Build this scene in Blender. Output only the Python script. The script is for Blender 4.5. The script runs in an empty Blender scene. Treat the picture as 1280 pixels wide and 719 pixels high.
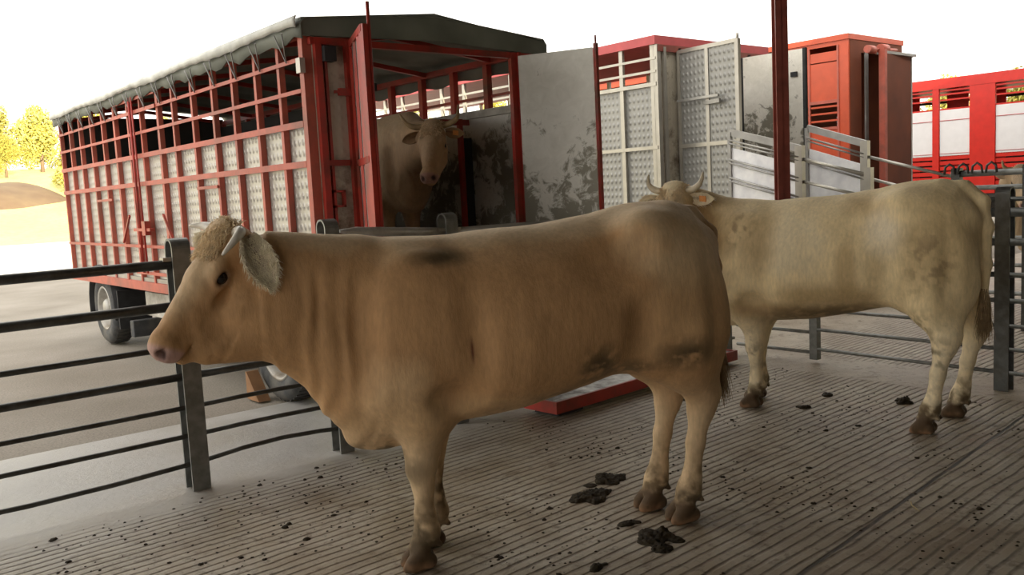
import bpy, bmesh, math, random
import numpy as np
from mathutils import Vector, Matrix

# ------------------------------------------------------------------ camera
C = bpy.context.scene.collection
CAM_H = 1.55
RC = Matrix(((0.7660322, 0.10706548, -0.63382305),
             (-0.64084115, 0.05023879, -0.76602786),
             (-0.05017264, 0.9929819, 0.1070965)))
cam = bpy.data.cameras.new('camera')
cam.sensor_width = 36.0
cam.lens = 36.0 * 1113.0 / 1280.0
cam.clip_end = 900
cam_ob = bpy.data.objects.new('camera', cam)
C.objects.link(cam_ob)
cam_ob.matrix_world = Matrix.Translation((0, 0, CAM_H)) @ RC.to_4x4()
bpy.context.scene.camera = cam_ob

# ------------------------------------------------------------------ world, sun, exposure
world = bpy.data.worlds.new('sky')
bpy.context.scene.world = world
world.use_nodes = True
wn = world.node_tree.nodes
bg = wn['Background']
bg.inputs['Color'].default_value = (1.0, 0.965, 0.90, 1)
bg.inputs['Strength'].default_value = 1.25
sun = bpy.data.lights.new('sun', 'SUN')
sun.energy = 8.0
sun.angle = math.radians(1.0)
sun.color = (1.0, 0.86, 0.62)
sun_ob = bpy.data.objects.new('sun', sun)
C.objects.link(sun_ob)
SUN_DIR = Vector((0.10, 1.0, -0.30)).normalized()      # low afternoon sun from behind the barn
sun_ob.rotation_euler = SUN_DIR.to_track_quat('-Z', 'Y').to_euler()
vs = bpy.context.scene.view_settings
vs.view_transform = 'Standard'
vs.look = 'None'
vs.gamma = 1.0
vs.use_curve_mapping = False
vs.exposure = 1.05

# ------------------------------------------------------------------ tagging helpers
def tag(o, label=None, cat=None, group=None, kind=None):
    if label: o['label'] = label
    if cat: o['category'] = cat
    if group: o['group'] = group
    if kind: o['kind'] = kind
    return o

def empty(name, loc=(0, 0, 0), rz=0.0):
    o = bpy.data.objects.new(name, None)
    o.empty_display_size = 0.2
    C.objects.link(o)
    o.location = loc
    o.rotation_euler = (0, 0, rz)
    return o

def basis(d):
    d = Vector(d).normalized()
    a = Vector((0, 0, 1)) if abs(d.z) < 0.9 else Vector((0, 1, 0))
    s = d.cross(a).normalized()
    return d, s, s.cross(d).normalized()

class MB:
    """collects shapes, builds ONE mesh object"""
    def __init__(self):
        self.v = []; self.f = []; self.sm = []
    def add(self, vs, fs, smooth=False):
        n = len(self.v)
        self.v += [tuple(p) for p in vs]
        self.f += [tuple(n + i for i in f) for f in fs]
        self.sm += [smooth] * len(fs)
        return self
    def box(self, a, b):
        (x0, y0, z0), (x1, y1, z1) = a, b
        vs = [(x0, y0, z0), (x1, y0, z0), (x1, y1, z0), (x0, y1, z0), (x0, y0, z1), (x1, y0, z1), (x1, y1, z1), (x0, y1, z1)]
        return self.add(vs, [(0, 3, 2, 1), (4, 5, 6, 7), (0, 1, 5, 4), (1, 2, 6, 5), (2, 3, 7, 6), (3, 0, 4, 7)])
    def bar(self, p, q, w, h, up=None):
        """rectangular bar from p to q; w across, h along 'up'"""
        p = Vector(p); q = Vector(q)
        d = (q - p).normalized()
        u = Vector(up) if up else (Vector((0, 0, 1)) if abs(d.z) < 0.95 else Vector((0, 1, 0)))
        s = d.cross(u).normalized(); u = s.cross(d).normalized()
        c = []
        for e in (p, q):
            for a, b in ((-1, -1), (1, -1), (1, 1), (-1, 1)):
                c.append(e + s * (a * w / 2) + u * (b * h / 2))
        return self.add(c, [(0, 1, 2, 3), (7, 6, 5, 4), (0, 4, 5, 1), (1, 5, 6, 2), (2, 6, 7, 3), (3, 7, 4, 0)])
    def tube(self, pts, r, seg=10, caps=True):
        pts = [Vector(p) for p in pts]
        rs = r if isinstance(r, (list, tuple)) else [r] * len(pts)
        vs = []; fs = []
        d, s, u = basis(pts[1] - pts[0])
        for i, p in enumerate(pts):
            if i == 0: t = pts[1] - pts[0]
            elif i == len(pts) - 1: t = pts[-1] - pts[-2]
            else: t = pts[i + 1] - pts[i - 1]
            t = t.normalized()
            s = (s - t * s.dot(t)).normalized(); u = s.cross(t).normalized()
            for k in range(seg):
                a = 2 * math.pi * k / seg
                vs.append(p + (s * math.cos(a) + u * math.sin(a)) * rs[i])
        for i in range(len(pts) - 1):
            for k in range(seg):
                k2 = (k + 1) % seg
                fs.append((i * seg + k, i * seg + k2, (i + 1) * seg + k2, (i + 1) * seg + k))
        self.add(vs, fs, True)
        if caps:
            n = len(self.v) - len(vs)
            self.f.append(tuple(n + k for k in range(seg))[::-1]); self.sm.append(False)
            self.f.append(tuple(n + (len(pts) - 1) * seg + k for k in range(seg))); self.sm.append(False)
        return self
    def lathe(self, c, axis, prof, seg=32):
        """prof: list of (radius, offset along axis)"""
        d, s, u = basis(axis); c = Vector(c)
        vs = []; fs = []
        for r, o in prof:
            for k in range(seg):
                a = 2 * math.pi * k / seg
                vs.append(c + d * o + (s * math.cos(a) + u * math.sin(a)) * r)
        for i in range(len(prof) - 1):
            for k in range(seg):
                k2 = (k + 1) % seg
                fs.append((i * seg + k, (i + 1) * seg + k, (i + 1) * seg + k2, i * seg + k2))
        return self.add(vs, fs, True)
    def grid(self, P, smooth=True, flip=False):
        n, m = len(P), len(P[0])
        vs = [p for row in P for p in row]
        fs = []
        for i in range(n - 1):
            for j in range(m - 1):
                q = (i * m + j, i * m + j + 1, (i + 1) * m + j + 1, (i + 1) * m + j)
                fs.append(q[::-1] if flip else q)
        return self.add(vs, fs, smooth)
    def build(self, name, mat, parent=None, bevel=0.0):
        me = bpy.data.meshes.new(name)
        me.from_pydata(self.v, [], self.f)
        me.polygons.foreach_set('use_smooth', self.sm)
        me.materials.append(mat)
        me.update()
        o = bpy.data.objects.new(name, me)
        C.objects.link(o)
        if parent: o.parent = parent
        if bevel:
            b = o.modifiers.new('bevel', 'BEVEL'); b.width = bevel; b.segments = 2; b.limit_method = 'ANGLE'
        return o

# ------------------------------------------------------------------ materials
def new_mat(name):
    m = bpy.data.materials.new(name); m.use_nodes = True
    return m, m.node_tree.nodes, m.node_tree.links, m.node_tree.nodes['Principled BSDF']

def nn(ns, t, **k):
    n = ns.new(t)
    for a, b in k.items():
        setattr(n, a, b)
    return n

def ramp(ns, lk, src, stops):
    r = ns.new('ShaderNodeValToRGB')
    el = r.color_ramp.elements
    while len(el) < len(stops): el.new(0.5)
    for e, (p, c) in zip(el, stops):
        e.position = p; e.color = (*c, 1) if len(c) == 3 else c
    lk.new(src, r.inputs[0])
    return r

def plain(name, col, rough=0.5, metal=0.0, vary=0.12, scale=6.0, bump=0.0, dirt=None, dirt_amt=0.4):
    m, ns, lk, b = new_mat(name)
    tc = nn(ns, 'ShaderNodeTexCoord')
    nz = nn(ns, 'ShaderNodeTexNoise'); nz.inputs['Scale'].default_value = scale; nz.inputs['Detail'].default_value = 6
    lk.new(tc.outputs['Object'], nz.inputs['Vector'])
    lo = tuple(c * (1 - vary) for c in col); hi = tuple(min(1, c * (1 + vary)) for c in col)
    r = ramp(ns, lk, nz.outputs['Fac'], [(0.3, lo), (0.7, hi)])
    out = r.outputs[0]
    if dirt:
        n2 = nn(ns, 'ShaderNodeTexNoise'); n2.inputs['Scale'].default_value = scale * 0.45; n2.inputs['Detail'].default_value = 9; n2.inputs['Roughness'].default_value = 0.7
        lk.new(tc.outputs['Object'], n2.inputs['Vector'])
        r2 = ramp(ns, lk, n2.outputs['Fac'], [(0.5 - dirt_amt * 0.2, (0, 0, 0)), (0.62 + 0.1 * (1 - dirt_amt), (1, 1, 1))])
        mx = nn(ns, 'ShaderNodeMix', data_type='RGBA')
        lk.new(r2.outputs[0], mx.inputs[0]); lk.new(out, mx.inputs[6]); mx.inputs[7].default_value = (*dirt, 1)
        out = mx.outputs[2]
    lk.new(out, b.inputs['Base Color'])
    b.inputs['Roughness'].default_value = rough
    b.inputs['Metallic'].default_value = metal
    if bump:
        bp = nn(ns, 'ShaderNodeBump'); bp.inputs['Strength'].default_value = bump; bp.inputs['Distance'].default_value = 0.01
        lk.new(nz.outputs['Fac'], bp.inputs['Height']); lk.new(bp.outputs[0], b.inputs['Normal'])
    return m

def plate(name, col, metal=0.35, rough=0.42, pitch=0.06, dirt=None, dirt_amt=0.3, bd=0.0035):
    """pressed (diamond / quilted) aluminium sheet for panels that stand along X or along Y"""
    m, ns, lk, b = new_mat(name)
    tc = nn(ns, 'ShaderNodeTexCoord')
    sp = nn(ns, 'ShaderNodeSeparateXYZ'); lk.new(tc.outputs['Object'], sp.inputs[0])
    def math_(op, a, c=None, v=None):
        n = nn(ns, 'ShaderNodeMath', operation=op)
        lk.new(a, n.inputs[0])
        if c is not None: lk.new(c, n.inputs[1])
        if v is not None: n.inputs[1].default_value = v
        return n.outputs[0]
    u = math_('ADD', sp.outputs[0], sp.outputs[1])
    k = 2 * math.pi / pitch
    a = math_('SINE', math_('MULTIPLY', u, v=k)); c = math_('SINE', math_('MULTIPLY', sp.outputs[2], v=k * 0.8))
    a = math_('POWER', math_('ADD', a, v=1.0), v=1.6); c = math_('POWER', math_('ADD', c, v=1.0), v=1.6)
    h2 = math_('MULTIPLY', math_('MULTIPLY', a, c), v=0.11)
    nz = nn(ns, 'ShaderNodeTexNoise'); nz.inputs['Scale'].default_value = 3.0; nz.inputs['Detail'].default_value = 8
    lk.new(tc.outputs['Object'], nz.inputs['Vector'])
    r = ramp(ns, lk, nz.outputs['Fac'], [(0.3, tuple(x * 0.86 for x in col)), (0.7, col)])
    out = r.outputs[0]
    if dirt:
        n2 = nn(ns, 'ShaderNodeTexNoise'); n2.inputs['Scale'].default_value = 2.6; n2.inputs['Detail'].default_value = 10; n2.inputs['Roughness'].default_value = 0.72
        lk.new(tc.outputs['Object'], n2.inputs['Vector'])
        r2 = ramp(ns, lk, n2.outputs['Fac'], [(0.52 - dirt_amt * 0.15, (0, 0, 0)), (0.66 - dirt_amt * 0.1, (1, 1, 1))])
        mx = nn(ns, 'ShaderNodeMix', data_type='RGBA')
        lk.new(r2.outputs[0], mx.inputs[0]); lk.new(out, mx.inputs[6]); mx.inputs[7].default_value = (*dirt, 1)
        out = mx.outputs[2]
    lk.new(out, b.inputs['Base Color'])
    b.inputs['Metallic'].default_value = metal; b.inputs['Roughness'].default_value = rough
    bp = nn(ns, 'ShaderNodeBump'); bp.inputs['Strength'].default_value = 0.9; bp.inputs['Distance'].default_value = bd
    lk.new(h2, bp.inputs['Height']); lk.new(bp.outputs[0], b.inputs['Normal'])
    return m

def smeared(name, zhi=2.35, zlo=1.7, bright=1.0):
    """plain aluminium sheet smeared with dried dung below shoulder height"""
    m, ns, lk, b = new_mat(name)
    tc = nn(ns, 'ShaderNodeTexCoord')
    sp = nn(ns, 'ShaderNodeSeparateXYZ'); lk.new(tc.outputs['Object'], sp.inputs[0])
    n1 = nn(ns, 'ShaderNodeTexNoise'); n1.inputs['Scale'].default_value = 2.2; n1.inputs['Detail'].default_value = 5; n1.inputs['Distortion'].default_value = 0.5
    n2 = nn(ns, 'ShaderNodeTexNoise'); n2.inputs['Scale'].default_value = 9; n2.inputs['Detail'].default_value = 10; n2.inputs['Roughness'].default_value = 0.7; n2.inputs['Distortion'].default_value = 0.8
    lk.new(tc.outputs['Object'], n1.inputs['Vector']); lk.new(tc.outputs['Object'], n2.inputs['Vector'])
    mr = nn(ns, 'ShaderNodeMapRange'); lk.new(sp.outputs[2], mr.inputs[0])
    mr.inputs[1].default_value = zhi; mr.inputs[2].default_value = zlo; mr.inputs[3].default_value = -0.28; mr.inputs[4].default_value = 0.06
    a1 = nn(ns, 'ShaderNodeMath', operation='ADD'); lk.new(n1.outputs['Fac'], a1.inputs[0]); lk.new(mr.outputs[0], a1.inputs[1])
    m2 = nn(ns, 'ShaderNodeMath', operation='MULTIPLY'); lk.new(n2.outputs['Fac'], m2.inputs[0]); m2.inputs[1].default_value = 0.9
    a2 = nn(ns, 'ShaderNodeMath', operation='ADD'); lk.new(a1.outputs[0], a2.inputs[0]); lk.new(m2.outputs[0], a2.inputs[1])
    r = ramp(ns, lk, a2.outputs[0], [(0.0, (0, 0, 0)), (0.90, (0, 0, 0)), (1.02, (0.8, 0.8, 0.8))])
    base = ramp(ns, lk, n2.outputs['Fac'], [(0.3, tuple(c * bright for c in (0.52, 0.50, 0.44))), (0.7, tuple(c * bright for c in (0.64, 0.62, 0.56)))])
    mx = nn(ns, 'ShaderNodeMix', data_type='RGBA')
    lk.new(r.outputs[0], mx.inputs[0]); lk.new(base.outputs[0], mx.inputs[6]); mx.inputs[7].default_value = (0.10, 0.085, 0.045, 1)
    lk.new(mx.outputs[2], b.inputs['Base Color'])
    b.inputs['Metallic'].default_value = 0.35; b.inputs['Roughness'].default_value = 0.42
    return m

M = {}
M['red'] = plain('red_paint', (0.42, 0.035, 0.022), 0.42, vary=0.15, dirt=(0.14, 0.04, 0.025), dirt_amt=0.25)
M['faded_red'] = plain('faded_red_paint', (0.50, 0.115, 0.075), 0.55, vary=0.15, dirt=(0.30, 0.10, 0.07), dirt_amt=0.3)
M['bright_red'] = plain('bright_red_paint', (0.62, 0.025, 0.015), 0.4, vary=0.08)
M['orange_red'] = plain('orange_red_paint', (0.58, 0.085, 0.03), 0.42, vary=0.08)
M['brown_door'] = plain('brown_red_paint', (0.16, 0.040, 0.013), 0.8, vary=0.2, scale=2)
M['plate_light'] = plate('pressed_aluminium', (0.53, 0.505, 0.455), bd=0.010)
M['plate_dark'] = plate('worn_pressed_aluminium', (0.55, 0.50, 0.40), metal=0.2, rough=0.5, dirt=(0.16, 0.12, 0.08), dirt_amt=0.3)
M['plate_silver'] = plate('silver_pressed_aluminium', (0.31, 0.305, 0.285), metal=0.35, pitch=0.085, bd=0.010)
M['smeared'] = smeared('dung_smeared_aluminium')
M['smeared_high'] = smeared('dung_smeared_lorry_door', 2.95, 2.2, 1.35)
M['alu'] = plain('aluminium_profile', (0.42, 0.395, 0.345), 0.36, 0.55, vary=0.1)
M['alu_dark'] = plain('dull_aluminium', (0.34, 0.33, 0.31), 0.4, 0.5, vary=0.15)
M['galv'] = plain('galvanised_steel', (0.23, 0.235, 0.225), 0.46, 0.55, vary=0.25, scale=18)
M['galv_dark'] = plain('worn_galvanised_steel', (0.105, 0.107, 0.10), 0.45, 0.55, vary=0.25, scale=14, dirt=(0.06, 0.05, 0.04), dirt_amt=0.3)
M['ramp'] = plain('dull_ramp_sheet', (0.88, 0.88, 0.92), 0.5, 0.2, vary=0.15, scale=5)
M['tarp'] = plain('grey_green_tarpaulin', (0.17, 0.18, 0.15), 0.65, vary=0.25, scale=3, bump=0.3)
M['tarp_edge'] = plain('pale_tarpaulin_edge', (0.58, 0.58, 0.53), 0.6, vary=0.25, scale=5, bump=0.3)
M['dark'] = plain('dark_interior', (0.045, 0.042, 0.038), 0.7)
M['black'] = plain('black_rubber', (0.022, 0.022, 0.023), 0.75, vary=0.3, scale=12)
M['tyre'] = plain('tyre_rubber', (0.05, 0.052, 0.055), 0.8, vary=0.3, scale=9, dirt=(0.13, 0.12, 0.10), dirt_amt=0.3)
M['rim'] = plain('wheel_rim', (0.50, 0.49, 0.46), 0.45, 0.3, vary=0.2, dirt=(0.22, 0.18, 0.13), dirt_amt=0.4)
M['white'] = plain('white_panel', (0.80, 0.80, 0.81), 0.4, vary=0.03)
M['pink_red'] = plain('sun_bleached_red', (0.48, 0.07, 0.075), 0.5, vary=0.1)
M['pole'] = plain('maroon_painted_steel', (0.22, 0.055, 0.038), 0.35, vary=0.25, scale=5)
M['cream_frame'] = plain('dusty_cream_metal', (0.55, 0.53, 0.47), 0.6, vary=0.2, dirt=(0.25, 0.22, 0.17))
M['horn'] = plain('horn', (0.62, 0.52, 0.36), 0.35, vary=0.15, scale=20)
M['horn_white'] = plain('white_horn', (0.72, 0.66, 0.56), 0.35, vary=0.1, scale=20)
M['horn_dark'] = plain('dark_horn', (0.42, 0.29, 0.15), 0.35, vary=0.3, scale=20)
M['eye'] = plain('eyeball', (0.015, 0.010, 0.008), 0.06)
M['wood'] = plain('weathered_wood', (0.26, 0.13, 0.055), 0.7, vary=0.3)
M['orange'] = plain('orange_plastic', (0.70, 0.28, 0.05), 0.5)
M['tagm'] = plain('ear_tag_orange', (0.75, 0.30, 0.08), 0.45)
M['straw'] = plain('straw', (0.62, 0.50, 0.26), 0.6)
M['bark'] = plain('bark', (0.16, 0.11, 0.07), 0.85)
M['bulk'] = plain('barn_cladding', (0.16, 0.15, 0.14), 0.7)

def dung_mat():
    m, ns, lk, b = new_mat('wet_dung')
    tc = nn(ns, 'ShaderNodeTexCoord')
    nz = nn(ns, 'ShaderNodeTexNoise'); nz.inputs['Scale'].default_value = 40; nz.inputs['Detail'].default_value = 6
    lk.new(tc.outputs['Object'], nz.inputs['Vector'])
    r = ramp(ns, lk, nz.outputs['Fac'], [(0.3, (0.012, 0.009, 0.005)), (0.7, (0.045, 0.032, 0.016))])
    lk.new(r.outputs[0], b.inputs['Base Color']); b.inputs['Roughness'].default_value = 0.7; b.inputs['Specular IOR Level'].default_value = 0.2
    bp = nn(ns, 'ShaderNodeBump'); bp.inputs['Strength'].default_value = 0.8; bp.inputs['Distance'].default_value = 0.01
    lk.new(nz.outputs['Fac'], bp.inputs['Height']); lk.new(bp.outputs[0], b.inputs['Normal'])
    return m
M['dung'] = dung_mat()

def grooved_concrete():
    m, ns, lk, b = new_mat('grooved_concrete')
    tc = nn(ns, 'ShaderNodeTexCoord')
    sp = nn(ns, 'ShaderNodeSeparateXYZ'); lk.new(tc.outputs['Object'], sp.inputs[0])
    # wobble so the grooves are hand-worn
    n0 = nn(ns, 'ShaderNodeTexNoise'); n0.inputs['Scale'].default_value = 3.5; n0.inputs['Detail'].default_value = 5
    lk.new(tc.outputs['Object'], n0.inputs['Vector'])
    mm = nn(ns, 'ShaderNodeMath', operation='MULTIPLY'); lk.new(n0.outputs['Fac'], mm.inputs[0]); mm.inputs[1].default_value = 0.035
    sk = nn(ns, 'ShaderNodeMath', operation='MULTIPLY_ADD'); lk.new(sp.outputs[0], sk.inputs[0]); sk.inputs[1].default_value = -0.04; lk.new(sp.outputs[1], sk.inputs[2])
    sj = nn(ns, 'ShaderNodeMath', operation='MULTIPLY_ADD'); lk.new(sp.outputs[0], sj.inputs[0]); sj.inputs[1].default_value = -0.0934; lk.new(sp.outputs[1], sj.inputs[2])
    sw = nn(ns, 'ShaderNodeMath', operation='MULTIPLY_ADD'); lk.new(n0.outputs['Fac'], sw.inputs[0]); sw.inputs[1].default_value = 0.016; lk.new(sj.outputs[0], sw.inputs[2])
    ad = nn(ns, 'ShaderNodeMath', operation='ADD'); lk.new(sk.outputs[0], ad.inputs[0]); lk.new(mm.outputs[0], ad.inputs[1])
    ml = nn(ns, 'ShaderNodeMath', operation='MULTIPLY'); lk.new(ad.outputs[0], ml.inputs[0]); ml.inputs[1].default_value = 1 / 0.058
    fr = nn(ns, 'ShaderNodeMath', operation='FRACT'); lk.new(ml.outputs[0], fr.inputs[0])
    gr = ramp(ns, lk, fr.outputs[0], [(0.0, (1, 1, 1)), (0.55, (1, 1, 1)), (0.72, (0, 0, 0)), (0.84, (0, 0, 0)), (1.0, (1, 1, 1))])  # 0 in the groove
    # fade grooves out on the smooth margin near the fence (Y > 4.62)
    n3 = nn(ns, 'ShaderNodeTexNoise'); n3.inputs['Scale'].default_value = 4; n3.inputs['Detail'].default_value = 6
    lk.new(tc.outputs['Object'], n3.inputs['Vector'])
    e1 = nn(ns, 'ShaderNodeMath', operation='MULTIPLY_ADD'); lk.new(n3.outputs['Fac'], e1.inputs[0]); e1.inputs[1].default_value = 0.35; lk.new(sp.outputs[1], e1.inputs[2])
    mr = nn(ns, 'ShaderNodeMapRange'); lk.new(e1.outputs[0], mr.inputs[0]); mr.inputs[1].default_value = 4.66; mr.inputs[2].default_value = 4.86
    # smooth kerb strip under the right-hand fence
    x1 = nn(ns, 'ShaderNodeMath', operation='SUBTRACT'); lk.new(sp.outputs[0], x1.inputs[0]); x1.inputs[1].default_value = 6.55
    x2 = nn(ns, 'ShaderNodeMath', operation='ABSOLUTE'); lk.new(x1.outputs[0], x2.inputs[0])
    xr = nn(ns, 'ShaderNodeMapRange'); lk.new(x2.outputs[0], xr.inputs[0]); xr.inputs[1].default_value = 0.36; xr.inputs[2].default_value = 0.30
    mxs = nn(ns, 'ShaderNodeMath', operation='MAXIMUM'); lk.new(mr.outputs[0], mxs.inputs[0]); lk.new(xr.outputs[0], mxs.inputs[1])
    flat = nn(ns, 'ShaderNodeMath', operation='MAXIMUM'); lk.new(gr.outputs[0], flat.inputs[0]); lk.new(mxs.outputs[0], flat.inputs[1])
    # expansion joint along Y = 2.03
    j1 = nn(ns, 'ShaderNodeMath', operation='SUBTRACT'); lk.new(sw.outputs[0], j1.inputs[0]); j1.inputs[1].default_value = 1.626
    j2 = nn(ns, 'ShaderNodeMath', operation='ABSOLUTE'); lk.new(j1.outputs[0], j2.inputs[0])
    j3 = nn(ns, 'ShaderNodeMapRange'); lk.new(j2.outputs[0], j3.inputs[0]); j3.inputs[1].default_value = 0.005; j3.inputs[2].default_value = 0.014
    hgt = nn(ns, 'ShaderNodeMath', operation='MINIMUM'); lk.new(flat.outputs[0], hgt.inputs[0]); lk.new(j3.outputs[0], hgt.inputs[1])
    # concrete tone
    n1 = nn(ns, 'ShaderNodeTexNoise'); n1.inputs['Scale'].default_value = 2.0; n1.inputs['Detail'].default_value = 9; n1.inputs['Roughness'].default_value = 0.65
    lk.new(tc.outputs['Object'], n1.inputs['Vector'])
    dirty = ramp(ns, lk, n1.outputs['Fac'], [(0.30, (0.23, 0.167, 0.105)), (0.48, (0.40, 0.335, 0.25)), (0.66, (0.54, 0.485, 0.40))])
    clean = ramp(ns, lk, n1.outputs['Fac'], [(0.3, (0.30, 0.29, 0.27)), (0.7, (0.44, 0.43, 0.41))])
    dm = nn(ns, 'ShaderNodeMapRange'); lk.new(e1.outputs[0], dm.inputs[0]); dm.inputs[1].default_value = 4.1; dm.inputs[2].default_value = 5.2
    dxm = nn(ns, 'ShaderNodeMapRange'); lk.new(sp.outputs[0], dxm.inputs[0]); dxm.inputs[1].default_value = 5.0; dxm.inputs[2].default_value = 3.0
    dmm = nn(ns, 'ShaderNodeMath', operation='MULTIPLY'); lk.new(dm.outputs[0], dmm.inputs[0]); lk.new(dxm.outputs[0], dmm.inputs[1])
    c1 = nn(ns, 'ShaderNodeMix', data_type='RGBA'); lk.new(dmm.outputs[0], c1.inputs[0]); lk.new(dirty.outputs[0], c1.inputs[6]); lk.new(clean.outputs[0], c1.inputs[7])
    # speckle of trodden dung
    n2 = nn(ns, 'ShaderNodeTexNoise'); n2.inputs['Scale'].default_value = 16; n2.inputs['Detail'].default_value = 8; n2.inputs['Roughness'].default_value = 0.75
    lk.new(tc.outputs['Object'], n2.inputs['Vector'])
    s2 = ramp(ns, lk, n2.outputs['Fac'], [(0.53, (0, 0, 0)), (0.66, (0.8, 0.8, 0.8))])
    inv = nn(ns, 'ShaderNodeMath', operation='SUBTRACT'); inv.inputs[0].default_value = 1; lk.new(dmm.outputs[0], inv.inputs[1])
    s3 = nn(ns, 'ShaderNodeMath', operation='MULTIPLY'); lk.new(s2.outputs[0], s3.inputs[0]); lk.new(inv.outputs[0], s3.inputs[1])
    c2 = nn(ns, 'ShaderNodeMix', data_type='RGBA'); lk.new(s3.outputs[0], c2.inputs[0]); lk.new(c1.outputs[2], c2.inputs[6]); c2.inputs[7].default_value = (0.11, 0.078, 0.045, 1)
    # dirt packed in the grooves
    gi = nn(ns, 'ShaderNodeMapRange'); lk.new(hgt.outputs[0], gi.inputs[0]); gi.inputs[1].default_value = 0; gi.inputs[2].default_value = 1; gi.inputs[3].default_value = 1.0; gi.inputs[4].default_value = 0
    gn = nn(ns, 'ShaderNodeTexNoise'); gn.inputs['Scale'].default_value = 5; gn.inputs['Detail'].default_value = 7; gn.inputs['Roughness'].default_value = 0.7
    lk.new(tc.outputs['Object'], gn.inputs['Vector'])
    gm_ = nn(ns, 'ShaderNodeMapRange'); lk.new(gn.outputs['Fac'], gm_.inputs[0]); gm_.inputs[1].default_value = 0.35; gm_.inputs[2].default_value = 0.65; gm_.inputs[3].default_value = 0.15; gm_.inputs[4].default_value = 0.85
    gx = nn(ns, 'ShaderNodeMath', operation='MULTIPLY'); lk.new(gi.outputs[0], gx.inputs[0]); lk.new(gm_.outputs[0], gx.inputs[1]); gi = gx
    c3 = nn(ns, 'ShaderNodeMix', data_type='RGBA'); lk.new(gi.outputs[0], c3.inputs[0]); lk.new(c2.outputs[2], c3.inputs[6]); c3.inputs[7].default_value = (0.085, 0.060, 0.036, 1)
    ji = nn(ns, 'ShaderNodeMath', operation='SUBTRACT'); ji.inputs[0].default_value = 1; lk.new(j3.outputs[0], ji.inputs[1])
    c4 = nn(ns, 'ShaderNodeMix', data_type='RGBA'); lk.new(ji.outputs[0], c4.inputs[0]); lk.new(c3.outputs[2], c4.inputs[6]); c4.inputs[7].default_value = (0.02, 0.015, 0.010, 1)
    n5 = nn(ns, 'ShaderNodeTexNoise'); n5.inputs['Scale'].default_value = 6.5; n5.inputs['Detail'].default_value = 10; n5.inputs['Roughness'].default_value = 0.75; n5.inputs['Distortion'].default_value = 0.6
    lk.new(tc.outputs['Object'], n5.inputs['Vector'])
    s5 = ramp(ns, lk, n5.outputs['Fac'], [(0.54, (0, 0, 0)), (0.66, (0.75, 0.75, 0.75))])
    s6 = nn(ns, 'ShaderNodeMath', operation='MULTIPLY'); lk.new(s5.outputs[0], s6.inputs[0]); lk.new(inv.outputs[0], s6.inputs[1])
    c5 = nn(ns, 'ShaderNodeMix', data_type='RGBA'); lk.new(s6.outputs[0], c5.inputs[0]); lk.new(c4.outputs[2], c5.inputs[6]); c5.inputs[7].default_value = (0.13, 0.088, 0.048, 1)
    c3 = c5
    lk.new(c3.outputs[2], b.inputs['Base Color'])
    # damp patches are glossier
    rr = ramp(ns, lk, n1.outputs['Fac'], [(0.35, (0.38, 0.38, 0.38)), (0.65, (0.62, 0.62, 0.62))])
    lk.new(rr.outputs[0], b.inputs['Roughness'])
    bp = nn(ns, 'ShaderNodeBump'); bp.inputs['Strength'].default_value = 0.8; bp.inputs['Distance'].default_value = 0.010
    lk.new(hgt.outputs[0], bp.inputs['Height'])
    bp2 = nn(ns, 'ShaderNodeBump'); bp2.inputs['Strength'].default_value = 0.5; bp2.inputs['Distance'].default_value = 0.012
    lk.new(n2.outputs['Fac'], bp2.inputs['Height']); lk.new(bp.outputs[0], bp2.inputs['Normal']); lk.new(bp2.outputs[0], b.inputs['Normal'])
    return m
M['floor'] = grooved_concrete()

def ground_mat(name, a, bcol, s1=0.8, s2=60, speck=(0.1, 0.09, 0.07), rough=0.85):
    m, ns, lk, b = new_mat(name)
    tc = nn(ns, 'ShaderNodeTexCoord')
    n1 = nn(ns, 'ShaderNodeTexNoise'); n1.inputs['Scale'].default_value = s1; n1.inputs['Detail'].default_value = 8
    n2 = nn(ns, 'ShaderNodeTexNoise'); n2.inputs['Scale'].default_value = s2; n2.inputs['Detail'].default_value = 4
    lk.new(tc.outputs['Object'], n1.inputs['Vector']); lk.new(tc.outputs['Object'], n2.inputs['Vector'])
    r1 = ramp(ns, lk, n1.outputs['Fac'], [(0.3, a), (0.7, bcol)])
    r2 = ramp(ns, lk, n2.outputs['Fac'], [(0.35, (0.45, 0.45, 0.45)), (0.6, (0, 0, 0))])
    mx = nn(ns, 'ShaderNodeMix', data_type='RGBA'); lk.new(r2.outputs[0], mx.inputs[0]); lk.new(r1.outputs[0], mx.inputs[6]); mx.inputs[7].default_value = (*speck, 1)
    lk.new(mx.outputs[2], b.inputs['Base Color']); b.inputs['Roughness'].default_value = rough
    bp = nn(ns, 'ShaderNodeBump'); bp.inputs['Strength'].default_value = 0.5; bp.inputs['Distance'].default_value = 0.01
    lk.new(n2.outputs['Fac'], bp.inputs['Height']); lk.new(bp.outputs[0], b.inputs['Normal'])
    return m
M['yard'] = ground_mat('gravelly_tarmac', (0.20, 0.172, 0.135), (0.31, 0.275, 0.232))
M['sunlit_yard'] = ground_mat('yard_painted_sunlit', (0.62, 0.60, 0.54), (0.74, 0.72, 0.66))  # sunlight beyond the barn shadow, painted in as a paler yard
M['grass'] = ground_mat('dry_grass', (0.44, 0.42, 0.14), (0.58, 0.52, 0.20), 0.15, 3, (0.36, 0.33, 0.10))
M['soil'] = ground_mat('bare_soil', (0.08, 0.05, 0.03), (0.14, 0.10, 0.055), 0.5, 4, (0.12, 0.08, 0.05))

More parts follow.
